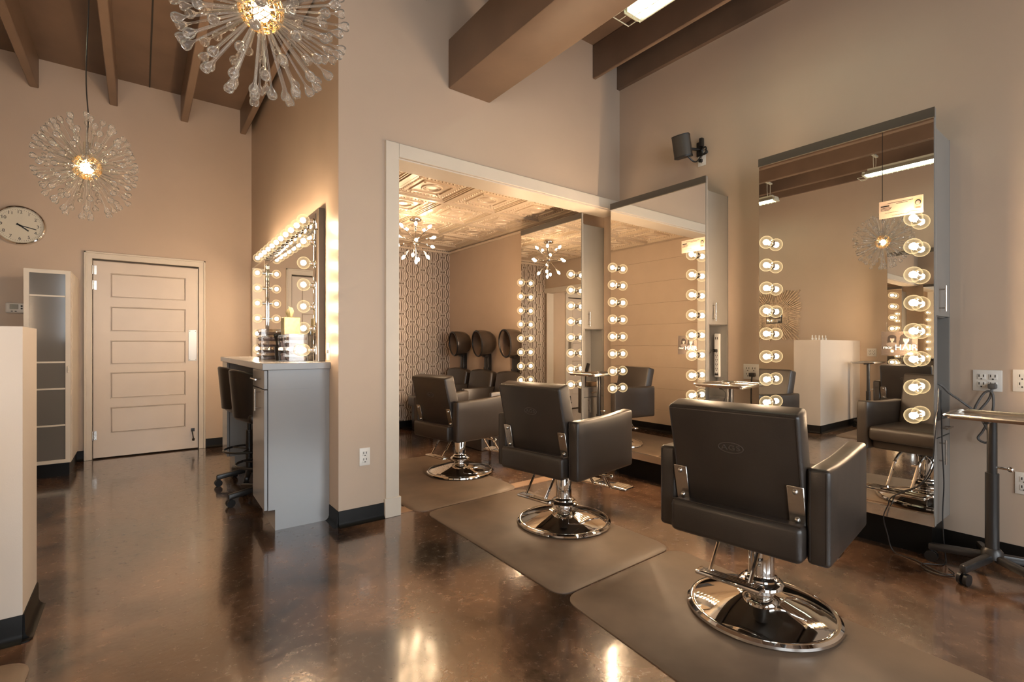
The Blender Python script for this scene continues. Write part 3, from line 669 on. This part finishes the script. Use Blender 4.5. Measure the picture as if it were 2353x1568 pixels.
def poster(label, y, z, w, h):
    m = MB().mat('film'); m.box(-w/2, w/2, -.001, 0, -h/2, h/2)
    for (x, zz, s_) in ((-.20, .20, .72), (.18, .18, 1.)):
        X = x*w; Z = zz*h
        def blob(key, dx, dz, r, sx, sz, y): m.mat(key); m.sph((X+dx*s_, y, Z+dz*s_), r*s_, 16, 10, sc_=(sx, .02, sz))
        blob('photodark', .001, .004, .026, 1.08, 1.0, -.0012); blob('photodark', -.017, -.022, .015, .9, 1.7, -.0012); blob('photodark', .019, -.022, .013, .8, 1.8, -.0012)
        blob('photomid', 0, -.046, .030, 1.25, .62, -.0014); blob('photolight', .001, -.022, .008, .8, 1.3, -.0016); blob('photolight', .002, -.004, .0155, .88, 1.18, -.0018)
        blob('photodark', .003, .010, .0165, 1.0, .52, -.0020)
        for ex in (-.0045, .0085): blob('photodark', ex, -.001, .0024, 1.4, .6, -.0023)
        blob('photomid', .002, -.0125, .0032, 1.3, .5, -.0023); blob('photomid', .0025, -.006, .0016, .7, 1.8, -.0023)
    m.mat('ink')
    tv, tf = text_mesh('mor', .026, .0003); m.add(tv, tf, Matrix.Translation((-.315*w, -.0028, -.17*h)) @ Matrix.Rotation(R(90), 4, 'X'))
    tv, tf = text_mesh('HAIR', .044, .0003, 1.05); m.add(tv, tf, Matrix.Translation((.19*w, -.0030, -.17*h)) @ Matrix.Rotation(R(90), 4, 'X'))
    m.sph((.30*w, -.0022, -.42*h), .011, 10, 6, sc_=(1.2, .05, .6))
    return tag(m.obj('poster', None, None, (XR-.3155, y, z), (0, 0, R(-90))), label, 'poster', 'hair posters stuck on the mirrors')
poster('grey photo poster with white HAIR lettering, low on the nearest mirror', .882, 1.172, .165, .135)
poster('grey photo poster with white HAIR lettering, low on the middle mirror', 2.215, 1.165, .165, .145)

# ---------------------------------------------------------------- makeup counter along the dividing wall (local x along the wall, local y out into the room)
VO = (1.008, YC, 0); VR = math.atan2(1, .0158)
t = thing('makeup_cabinet', 'glossy grey cabinet with bar handles at the near end of the makeup counter', 'cabinet', VO, VR, 'grey cabinets under the makeup counter')
m = MB(); m.box(.185, .605, .004, .375, .13, 1.006); m.box(.185, .605, .004, .335, 0, .13); m.box(.182, .185, .03, .375, .15, .882); m.box(.182, .185, .004, .375, .886, 1.006)
m.obj('cabinet_body', 'gloss_grey', t)
u = MB().rbox(.187, .603, .378, .398, .132, .882, .002, 1).obj('door', 'gloss_grey', t); m = MB(); handle(m, (.30, .398, .745), (.30, .398, .885), (0, .034, 0)); m.obj('handle', 'steel', u)
u = MB().rbox(.187, .603, .378, .398, .888, 1.004, .002, 1).obj('drawer', 'gloss_grey', t); m = MB(); handle(m, (.27, .398, .945), (.46, .398, .945), (0, .034, 0)); m.obj('handle', 'steel', u)
t = thing('makeup_cabinet', 'grey cabinet at the far end of the makeup counter, behind the stools', 'cabinet', VO, VR, 'grey cabinets under the makeup counter')
m = MB(); m.box(2.04, 2.40, .004, .375, .13, 1.006); m.box(2.04, 2.40, .004, .335, 0, .13); m.obj('cabinet_body', 'gloss_grey', t)
u = MB().rbox(2.042, 2.398, .378, .398, .132, .882, .002, 1).obj('door', 'gloss_grey', t); m = MB(); handle(m, (2.10, .398, .745), (2.10, .398, .885), (0, .034, 0)); m.obj('handle', 'steel', u)
u = MB().rbox(2.042, 2.398, .378, .398, .888, 1.004, .002, 1).obj('drawer', 'gloss_grey', t); m = MB(); handle(m, (2.12, .398, .945), (2.32, .398, .945), (0, .034, 0)); m.obj('handle', 'steel', u)
m = MB(); m.rbox(.158, 2.43, .002, .412, 1.007, 1.050, .003, 1)
tag(m.obj('countertop', 'gloss_grey', None, VO, (0, 0, VR)), 'long grey countertop carrying makeup organizers below the bulb-framed mirror', 'countertop')
t = thing('vanity_mirror', 'wide makeup mirror framed by chrome strips of globe bulbs above the counter', 'mirror', VO, VR)
MB().box(.300, 2.17, .002, .040, 1.052, 2.10).obj('backing_board', 'mirtrim', t)
MB().box(.304, 2.166, .040, .046, 1.052, 2.096).obj('mirror_glass', 'mirror', t)
for nm, b_ in (('side_strip', (.304, .372, 1.052, 1.95)), ('side_strip', (2.098, 2.166, 1.052, 1.95)), ('top_strip', (.304, 2.166, 1.955, 2.06))):
    s_ = MB().rbox(b_[0], b_[1], .046, .062, b_[2], b_[3], .004, 2).obj(nm, 'chrome', t)
    if nm == 'side_strip':
        for k in range(6): bulb_on(s_, ((b_[0]+b_[1])/2, .062, 1.13+.1475*k), (R(-90), 0, 0))
    else:
        for k in range(11): bulb_on(s_, (.35+.177*k, .062, 2.01), (R(-90), 0, 0))
# acrylic organizers, tissue box, brushes
def organizer(label, x, y, w, dp, h, rows, cols, fill=True):
    t = thing('makeup_organizer', label, 'organizer', (0, 0, 0), 0, 'clear makeup organizers on the counter')
    P = Matrix.Translation(VO) @ Matrix.Rotation(VR, 4, 'Z'); p = P @ Vector((x, y, 1.0505)); t.location = p; t.rotation_euler = (0, 0, VR)
    m = MB(); th = .004
    for z in [i*h/rows for i in range(rows+1)]: m.box(-w/2, w/2, -dp/2, dp/2, min(z, h-th), min(z, h-th)+th)
    for k in range(cols+1): xx = -w/2+k*(w-th)/cols; m.box(xx, xx+th, -dp/2, dp/2, 0, h)
    m.box(-w/2, w/2, -dp/2, -dp/2+th, 0, h); m.obj('clear_case', 'acrylic', t)
    for i in range(rows):
        for k in range(cols):
            z0 = i*h/rows+th+.002; x0 = -w/2+k*(w-th)/cols+th+.003; x1 = -w/2+(k+1)*(w-th)/cols-.003
            m = MB().mat('make'); m.rbox(x0, x1, -dp/2+.012, dp/2-.014, z0, z0+h/rows*random.uniform(.35, .7), .002, 1)
            dr = m.obj('makeup_tray', None, t)
            m = MB(); m.sph(((x0+x1)/2, dp/2-.004, z0+h/rows*.4), .006, 8, 6); m.obj('pull_knob', 'chrome', dr)
    return t
organizer('clear drawer organizer nearest the end of the makeup counter', .462, .150, .14, .12, .19, 4, 1)
organizer('clear organizer box standing under the tissue box', .63, .15, .16, .13, .185, 2, 1)
organizer('tall clear organizer full of makeup at the far side of the counter', 1.02, .22, .22, .15, .235, 5, 2)
P = Matrix.Translation(VO) @ Matrix.Rotation(VR, 4, 'Z')
t = thing('tissue_box', 'yellow-green patterned tissue box standing on a clear organizer', 'tissue box', P @ Vector((.63, .15, 1.237)), VR)
m = MB(); m.rbox(-.055, .055, -.055, .055, 0, .125, .004, 1); m.obj('box', 'green', t)
m = MB(); vs = []; n_ = 9
for i in range(n_):
    a = i/(n_-1); vs += [(-.035+.07*a, .012*math.sin(a*9), .12), (-.055+.11*a, .022*math.sin(a*7+1), .185+.02*math.sin(a*11))]
m.add(vs, [(2*i, 2*i+2, 2*i+3, 2*i+1) for i in range(n_-1)]); o = m.obj('tissue', 'tissue', t)
sm = o.modifiers.new('thickness', 'SOLIDIFY'); sm.thickness = .002
t = thing('brush_holder', 'black ribbed brush holder between the clear organizers', 'brush holder', P @ Vector((.82, .18, 1.051)), VR)
m = MB(); m.lathe([(0, 0), (.036, 0), (.042, .10), (.038, .10), (.032, .006), (0, .006)], 18); m.obj('cup', 'black', t)
for k in range(6):
    a = k*1.05; m = MB(); m.tube([(.012*math.cos(a), .012*math.sin(a), .01), (.036*math.cos(a), .036*math.sin(a), .17)], .004, 6); m.sph((.038*math.cos(a), .038*math.sin(a), .185), .011, 8, 6, sc_=(1, 1, 1.6)); m.obj('brush', 'black', t)

# ---------------------------------------------------------------- bar stools
def make_stool(label, loc, rz):
    c = thing('bar_stool', label, 'stool', loc, rz, 'black bar stools at the makeup counter')      # faces local +x
    m = MB(); m.rbox(-.16, .19, -.175, .175, .60, .675, .03, 4); m.obj('seat', 'blackvinyl', c)
    m = MB(); nu, nv = 17, 7; vs = []
    for th, off in ((0, 0), (1, .034)):
        for j in range(nv):
            for i in range(nu):
                a = R(-88+176*i/(nu-1)); z = .64+.335*j/(nv-1)*(1-.22*(abs(a)/R(88))**2)
                rr = .180+off+.03*(z-.64)/.33
                vs.append((-rr*math.cos(a)*.95, rr*math.sin(a), z))
    k = nu*nv; fs = []
    for L in (0, k):
        for j in range(nv-1):
            for i in range(nu-1): fs.append((L+j*nu+i, L+j*nu+i+1, L+(j+1)*nu+i+1, L+(j+1)*nu+i))
    ring = [i for i in range(nu)]+[j*nu+nu-1 for j in range(1, nv)]+[(nv-1)*nu+i for i in range(nu-2, -1, -1)]+[j*nu for j in range(nv-2, 0, -1)]
    for q in range(len(ring)): a_, b_ = ring[q], ring[(q+1) % len(ring)]; fs.append((a_, b_, k+b_, k+a_))
    m.add(vs, fs); b = m.obj('backrest', 'blackvinyl', c)
    m = MB(); m.tube([(-.207*math.cos(R(a))-.012, .227*math.sin(R(a)), .976-.072*(abs(a)/88)**2) for a in range(-80, 81, 10)], .012, 8); m.obj('back_rim', 'blackvinyl', b)
    m = MB(); m.cyl((0, 0, .42), (0, 0, .60), .016, n=14); m.cyl((0, 0, .12), (0, 0, .44), .026, n=16); m.box(-.09, .09, -.09, .09, .588, .602); m.obj('gas_lift', 'blackmetal', c)
    m = MB(); m.torus((0, 0, .28), .19, .009, 32, 8)
    for k in range(3): a = 2*PI*k/3; m.tube([(.026*math.cos(a), .026*math.sin(a), .28), (.19*math.cos(a), .19*math.sin(a), .28)], .006, 6)
    m.obj('foot_ring', 'blackmetal', c)
    for k in range(5):
        a = R(36+72*k); M1 = Matrix.Rotation(a, 4, 'Z')
        m = MB(); m.rbox(.01, .245, -.022, .022, .085, .125, .010, 2, M=M1, warp=lambda p: (p.x, p.y*(1.15-1.4*p.x), p.z-.13*p.x)); lg = m.obj('leg', 'blackmetal', c)
        m = MB(); q = Vector((math.cos(a)*.23, math.sin(a)*.23, .028)); w = Vector((-math.sin(a), math.cos(a), 0))
        for s2 in (-1, 1): m.cyl(q+w*(.005*s2), q+w*(.020*s2), .028, n=14)
        m.cyl(q, q+Vector((0, 0, .05)), .007, n=8); m.obj('caster', 'black', lg)
    return c
s1 = make_stool('black bar stool tucked under the counter, nearer of the two', (.745, 4.07, 0), R(10))
dup(s1, (.745, 4.70, 0), R(4), 'black bar stool tucked under the counter, beside the far grey cabinet')

# ---------------------------------------------------------------- tall display cabinet, clock, thermostat
t = thing('display_cabinet', 'tall narrow pale cabinet with a smoked glass door, left of the white door', 'cabinet', (-.79, 5.85, 0))
m = MB(); m.box(0, .018, .02, .66, .12, 1.825); m.box(.282, .300, .02, .66, .12, 1.825); m.box(.018, .282, .64, .66, .12, 1.825); m.box(.018, .282, .02, .64, .12, .14); m.box(.018, .282, .02, .64, 1.80, 1.825)
m.box(.300, .304, .08, .65, .13, 1.81); m.obj('cabinet_body', 'trim', t)
MB().box(.012, .288, .05, .65, 0, .12).obj('plinth', 'cove', t)
dd = MB(); dd.box(0, .034, 0, .019, .125, 1.82); dd.box(.266, .300, 0, .019, .125, 1.82); dd.box(.034, .266, 0, .019, 1.79, 1.82); dd.box(.034, .266, 0, .019, .125, .155); dd = dd.obj('door_frame', 'trim', t)
MB().box(.034, .266, .006, .012, .155, 1.79).obj('glass_pane', 'frost', dd)
for z in (.457, .779, 1.014, 1.594):
    MB().box(.036, .264, .001, .006, z-.007, z+.007).obj('shelf', 'trim', t, angle=30)
m = MB(); m.rbox(.278, .29, -.012, 0, .92, .98, .003, 1); m.obj('handle', 'trim', dd)
# clock
t = thing('wall_clock', 'round chrome-rimmed wall clock with black numerals at the left edge', 'clock', (-.905, YF, 2.298))
CK = Matrix.Rotation(R(90), 4, 'X')
m = MB(); m.lathe([(0, .0), (.178, .0), (.186, .008), (.186, .03), (.180, .042), (.170, .046), (.164, .04), (.160, .026), (0, .024)], 56, M=CK); m.obj('rim', 'chrome', t)
m = MB(); m.lathe([(0, .0262), (.161, .0262), (.161, .0245), (0, .0245)], 48, M=CK); f_ = m.obj('dial', 'clockface', t)
m = MB().mat('black')
for h in range(1, 13):
    a = R(90-30*h); tv, tf = text_mesh(str(h), .040, .0006); m.add(tv, tf, CK @ Matrix.Translation((.125*math.cos(a), .125*math.sin(a), .0272)))
for q in range(60):
    a = R(6*q); L = .010 if q % 5 == 0 else .005
    m.box(-.0012, .0012, .148-L, .150, .0264, .0270, M=CK @ Matrix.Rotation(a, 4, 'Z'))
m.obj('numerals', None, f_)
for nm, ang, L, w in (('hour_hand', 128.5, .078, .006), ('minute_hand', 104, .118, .0045)):
    m = MB(); m.box(-w, w, -.025, L, .029, .0305, M=CK @ Matrix.Rotation(R(-ang), 4, 'Z')); m.cyl((0, 0, .027), (0, 0, .032), .007, n=12, M=CK); m.obj(nm, 'black', t)
t = thing('thermostat', 'small white thermostat with a grey screen on the wall below the clock', 'thermostat', (-.935, YF, 1.515))
m = MB(); m.rbox(-.068, .068, -.028, 0, -.05, .05, .014, 3); m.obj('housing', 'white', t)
m = MB(); m.rbox(-.038, .022, -.0295, -.02, -.012, .034, .002, 1); m.obj('screen', 'lcd', t)
m = MB(); m.rbox(.036, .050, -.031, -.02, .012, .026, .003, 1); m.rbox(.036, .050, -.031, -.02, -.012, .002, .003, 1); m.rbox(-.03, -.016, -.030, -.02, -.036, -.028, .002, 1); m.rbox(-.004, .010, -.030, -.02, -.036, -.028, .002, 1); m.obj('buttons', 'dark', t)

# ---------------------------------------------------------------- speaker high on the right wall
t = thing('wall_speaker', 'small black speaker tilted on a bracket high on the right wall', 'speaker', (XR, 2.30, 2.79))
SM = Matrix.Translation((-.165, .06, 0)) @ Matrix.Rotation(R(-14), 4, 'Y') @ Matrix.Rotation(R(196), 4, 'Z')
out = []
for a in range(-60, 61, 10): out.append((.058*math.cos(R(a))-.0, .068*math.sin(R(a))/math.sin(R(60))))
body = [(-.045, -.06), (-.045, .06)][::-1]; poly = out+body
m = MB(); m.prism([(x*1.0, y) for x, y in poly], -.078, .078, M=SM); m.obj('body', 'cloth', t)
m = MB(); m.prism([(x*1.03, y*1.02) for x, y in poly], .078, .086, M=SM); m.obj('end_cap', 'black', t); m = MB(); m.prism([(x*1.03, y*1.02) for x, y in poly], -.092, -.078, M=SM); m.obj('end_cap', 'black', t)
m = MB(); m.cyl((-.118, .05, -.01), (-.012, .0, -.01), .011, n=10); m.rbox(-.014, 0, -.03, .03, -.065, .055, .004, 1); m.obj('bracket', 'black', t)
m = MB(); m.tube(smooth_path([(-.13, .03, -.085), (-.09, .01, -.12), (-.05, .0, -.115), (-.03, -.02, -.08), (-.03, -.055, -.06), (-.035, -.075, -.035), (-.03, -.06, -.01), (-.03, -.03, -.03), (-.035, -.04, -.07), (-.03, -.08, -.06), (-.03, -.06, -.03)], 7), .006, 8); m.rbox(-.035, -.010, -.03, .0, -.12, -.095, .004, 1); m.rbox(-.05, -.015, -.045, -.015, .0, .07, .006, 2); m.obj('cable', 'black', t)

# ---------------------------------------------------------------- glass burst chandeliers
m = MB(); r0, r1 = .068, .300
m.lathe([(0, r0), (.0034, r0), (.0034, r1-.036), (.0048, r1-.028), (.010, r1-.018), (.0152, r1-.008), (.0160, r1), (.0145, r1+.008), (.011, r1+.012), (.0093, r1+.008), (.008, r1+.004), (0., r1+.002)], 12)
ROD = m.mesh('glass_rod', 60)
def fib(n):
    g = PI*(3-math.sqrt(5)); return [Vector((math.cos(g*i)*math.sqrt(max(0, 1-(1-2*(i+.5)/n)**2)), math.sin(g*i)*math.sqrt(max(0, 1-(1-2*(i+.5)/n)**2)), 1-2*(i+.5)/n)) for i in range(n)]
def make_chandelier(label, loc, seed, sq):
    rnd = random.Random(seed)
    t = thing('burst_chandelier', label, 'chandelier', loc, 0, 'glass burst chandeliers')
    h = ZC-loc[2]
    m = MB(); m.tube(smooth_path([(0, 0, .19), (.006, 0, .30), (-.004, .004, .55), (.01, 0, h*.62), (0, 0, h-.02)], 6), .0032, 8); m.obj('cord', 'blackmetal', t)
    m = MB(); m.lathe([(0, h-.03), (.05, h-.028), (.06, h-.008), (.06, h), (0, h)], 24); m.obj('ceiling_plate', 'chrome', t)
    m = MB(); m.cyl((0, 0, .06), (0, 0, .145), .017, n=14); m.cyl((0, 0, .145), (0, 0, .20), .006, n=10); m.obj('stem', 'chrome', t)
    b = bmesh.new(); bmesh.ops.create_icosphere(b, subdivisions=3, radius=.070); b.edges.ensure_lookup_table()
    E_ = [(e.verts[0].co.copy(), e.verts[1].co.copy()) for e in b.edges]; b.free()
    m = MB()
    for p, q in E_: m.cyl(p, q, .0016, n=4, cap=False)
    m.obj('wire_hub', 'gold', t)
    m = MB().mat('chand'); m.sph((0, 0, -.008), .030, 14, 10); m.mat('chrome'); m.cyl((0, 0, .02), (0, 0, .06), .015, n=12); m.obj('bulb', None, t)
    dirs = []
    for q, el in enumerate((-84, -68, -54, -40, -27, -14, -1, 12, 25, 38, 51, 64, 76)):
        n_ = max(3, round(16*math.cos(R(el))))
        for k in range(n_):
            a = 2*PI*(k+.5*(q % 2))/n_; dirs.append(Vector((math.cos(a)*math.cos(R(el)), math.sin(a)*math.cos(R(el)), math.sin(R(el)))))
    rnd.shuffle(dirs)
    ms = MB()
    for k, d_ in enumerate(dirs):
        d_ = (d_+Vector((rnd.gauss(0, .022), rnd.gauss(0, .022), rnd.gauss(0, .022)))).normalized(); s_ = rnd.choice((1., .99, .98, .97, .84)) if d_.z > -.6 else rnd.uniform(.9, 1.02)
        s_ *= 1/math.sqrt((d_.x**2+d_.y**2)/sq**2+d_.z**2)
        q = Vector((0, 0, 1)).rotation_difference(d_)
        if k < 100:
            o = link('glass_rod', ROD, t); o.rotation_mode = 'QUATERNION'; o.rotation_quaternion = q; o.scale = (1, 1, s_)
        else:
            M1 = q.to_matrix().to_4x4() @ Matrix.Diagonal((1, 1, s_, 1)); ms.add([v.co[:] for v in ROD.vertices], [tuple(p.vertices) for p in ROD.polygons], M1)
    o = ms.obj('glass_rods', 'drop', t, angle=60); o['kind'] = 'stuff'
    return t
ROD.materials.clear(); ROD.materials.append(MAT['drop'])
make_chandelier('large glass burst chandelier hanging near the camera, cut by the top edge', (.325, 1.825, 2.29), 3, .90)
make_chandelier('glass burst chandelier hanging before the white door, whole in view', (-.247, 3.80, 2.205), 5, .79)

# ---------------------------------------------------------------- branching lamp in the back room
t = thing('branching_ceiling_lamp', 'chrome ceiling lamp of radiating arms with candle bulbs in the back room', 'ceiling lamp', (2.41, 4.93, 2.305))
m = MB(); m.lathe([(0, .225), (.062, .225), (.066, .232), (.066, .243), (0, .243)], 28); m.obj('ceiling_plate', 'chrome', t)
m = MB(); m.cyl((0, 0, .02), (0, 0, .226), .006, n=10); m.obj('stem', 'chrome', t)
m = MB(); m.sph((0, 0, 0), .030, 18, 12); m.obj('hub', 'chrome', t)
m = MB().mat('cfil'); m.lathe([(0, .052), (.008, .045), (.015, .030), (.017, .020), (.012, .006), (.009, 0), (0, 0)], 14); CANDLE = m.mesh('candle_bulb')
dirs = []
for k in range(5): dirs.append(Vector((math.cos(2*PI*k/5+.5), math.sin(2*PI*k/5+.5), .98)))
for k in range(6): dirs.append(Vector((math.cos(2*PI*k/6+.1), math.sin(2*PI*k/6+.1), .12 if k % 2 else -.14)))
for k in range(4): dirs.append(Vector((math.cos(2*PI*k/4+.9), math.sin(2*PI*k/4+.9), -1.3)))
dirs.append(Vector((0.05, 0.05, -1)))
for d_ in dirs:
    d_.normalize(); q = Vector((0, 0, 1)).rotation_difference(d_)
    m = MB(); m.cyl((0, 0, .02), (0, 0, .150), .0042, n=8); m.cyl((0, 0, .145), (0, 0, .200), .0095, n=10); m.torus((0, 0, .145), .0085, .003, 12, 5)
    a = m.obj('lamp_arm', 'chrome', t); a.rotation_mode = 'QUATERNION'; a.rotation_quaternion = q
    link('candle_bulb', CANDLE, a, (0, 0, .199))

# ---------------------------------------------------------------- fluorescent fixtures (local y runs along the tubes)
def fluorescent(label, x, y0, y1, z):
    t = thing('fluorescent_light', label, 'light fixture', (x, y0, z), 0, 'hanging fluorescent strip lights'); L = y1-y0
    m = MB(); m.prism([(-.10, .0), (-.045, .055), (.045, .055), (.10, .0), (.092, .0), (.040, .047), (-.040, .047), (-.092, .0)], 0, L, M=Matrix(((1, 0, 0, 0), (0, 0, 1, 0), (0, 1, 0, 0), (0, 0, 0, 1)))); m.obj('reflector', 'fixt', t)
    for xx in (-.038, .038):
        m = MB(); m.cyl((xx, .03, .012), (xx, L-.03, .012), .0145, n=14); m.obj('tube', 'tube', t)
    for yy in (0, L-.03):
        m = MB(); m.box(-.07, .07, yy, yy+.03, -.006, .048); m.obj('lamp_holder', 'fixt', t)
    m = MB()
    for q in range(int(L/.055)): yy = .05+q*.055; m.box(-.082, .082, yy, yy+.0018, -.012, .006)
    m.box(-.003, .003, .02, L-.02, -.012, .006); m.obj('louver', 'fixt', t)
    m = MB()
    for yy in (.12, L-.12):
        for xx in (-.05, .05): m.tube([(xx*.6, yy, .05), (xx, yy, .16), (xx, yy, ZC-z-.285)], .004, 6)
        m.box(-.085, .085, yy-.016, yy+.016, ZC-z-.29, ZC-z-.27)
    m.box(-.035, .035, .05, L-.05, .050, .085); m.obj('hanger', 'fixt', t)
    m = MB(); e_ = L+.0
    m.tube([(-.11, e_, -.012), (-.11, e_+.06, -.012), (.05, e_+.06, -.012), (.05, e_, -.012)], .004, 6); m.tube([(-.05, e_, -.012), (-.05, e_+.06, -.012)], .003, 6); m.obj('wire_guard', 'fixt', t)
fluorescent('fluorescent strip light at the top edge, beside the boxed ceiling beam', 2.69, .98, 2.20, 3.42)
fluorescent('fluorescent strip light reflected at the upper right of the nearest mirror', -.90, 1.16, 2.38, 3.40)
fluorescent('fluorescent strip light reflected at the upper left of the nearest mirror', -.90, 3.50, 4.72, 3.36)

# ---------------------------------------------------------------- sunburst mirror and bottles that show in the nearest mirror
t = thing('sunburst_mirror', 'square sunburst mirror of many strips on the opposite wall, seen in reflection', 'mirror', (XL, 3.93, 1.66))
m = MB(); m.rbox(.012, .030, -.115, .115, -.115, .115, .004, 1); m.obj('center_glass', 'mirror', t)
m = MB(); rnd = random.Random(11)
for k in range(72):
    a = 2*PI*k/72; ca, sa = math.cos(a), math.sin(a); lim = .41/max(abs(ca), abs(sa)); r = .13/max(abs(ca), abs(sa)) if True else .13
    Mx = Matrix.Rotation(a, 4, 'X')
    while r < lim-.03:
        L = rnd.uniform(.06, .15); r2 = min(r+L, lim+rnd.uniform(-.03, .02)); w = .010+.012*r2
        m.box(.010+.006*rnd.random(), .020, -w/2, w/2, r, r2-.004, M=Mx); r = r2
m.obj('rays', 'champagne', t)
m = MB(); m.box(0, .010, -.22, .22, -.22, .22); m.obj('backing', 'blackmetal', t)
m = MB(); m.lathe([(0, 0), (.013, 0), (.014, .003), (.014, .028), (.006, .034), (.006, .038), (.008, .039), (.007, .068), (0, .068)], 14)
bt = tag(m.obj('small_bottle', 'white', None, (-.52, 2.86, 1.2355)), 'small pale bottle in the row on top of the white half wall', 'bottle', 'small bottles on the half wall')
for k in range(1, 5):
    o = bt.copy(); COL.objects.link(o); o.location = (-.52-.11*k, 2.86, 1.2355)

# ---------------------------------------------------------------- daylight, world, camera, view
for k, (a, b) in enumerate(((-1.35, .75), (1.2, 3.3))):
    l = bpy.data.lights.new('daylight', 'AREA'); l.shape = 'RECTANGLE'; l.size = b-a; l.size_y = 2.2; l.energy = 112; l.color = (.90, .94, 1.)
    o = link('daylight', l, None, ((a+b)/2, YB-.45, 1.75), (R(90), 0, R(180)))
    o.rotation_euler = (R(-90), 0, 0) if False else (R(90), 0, 0)
w = bpy.data.worlds.new('world'); sc.world = w; w.use_nodes = True
w.node_tree.nodes['Background'].inputs[0].default_value = (.7, .7, .7, 1); w.node_tree.nodes['Background'].inputs[1].default_value = .05

cam = bpy.data.cameras.new('camera'); cam.sensor_width = 36; cam.lens = 36*1128.8/2353; cam.shift_y = 10.5/2353; cam.clip_start = .05
co = link('camera', cam, None, (0, 0, 1.16), (R(90), 0, -.6484)); sc.camera = co
sc.view_settings.view_transform = 'Standard'; sc.view_settings.look = 'None'; sc.view_settings.gamma = 1.0; sc.view_settings.use_curve_mapping = False
sc.view_settings.exposure = 0.07
cy = sc.cycles
cy.use_denoising = True; cy.max_bounces = 10; cy.diffuse_bounces = 4; cy.adaptive_threshold = .02; cy.glossy_bounces = 6; cy.transparent_max_bounces = 24; cy.transmission_bounces = 4
cy.caustics_refractive = False; cy.sample_clamp_indirect = 6.0; cy.use_light_tree = True; cy.blur_glossy = .5
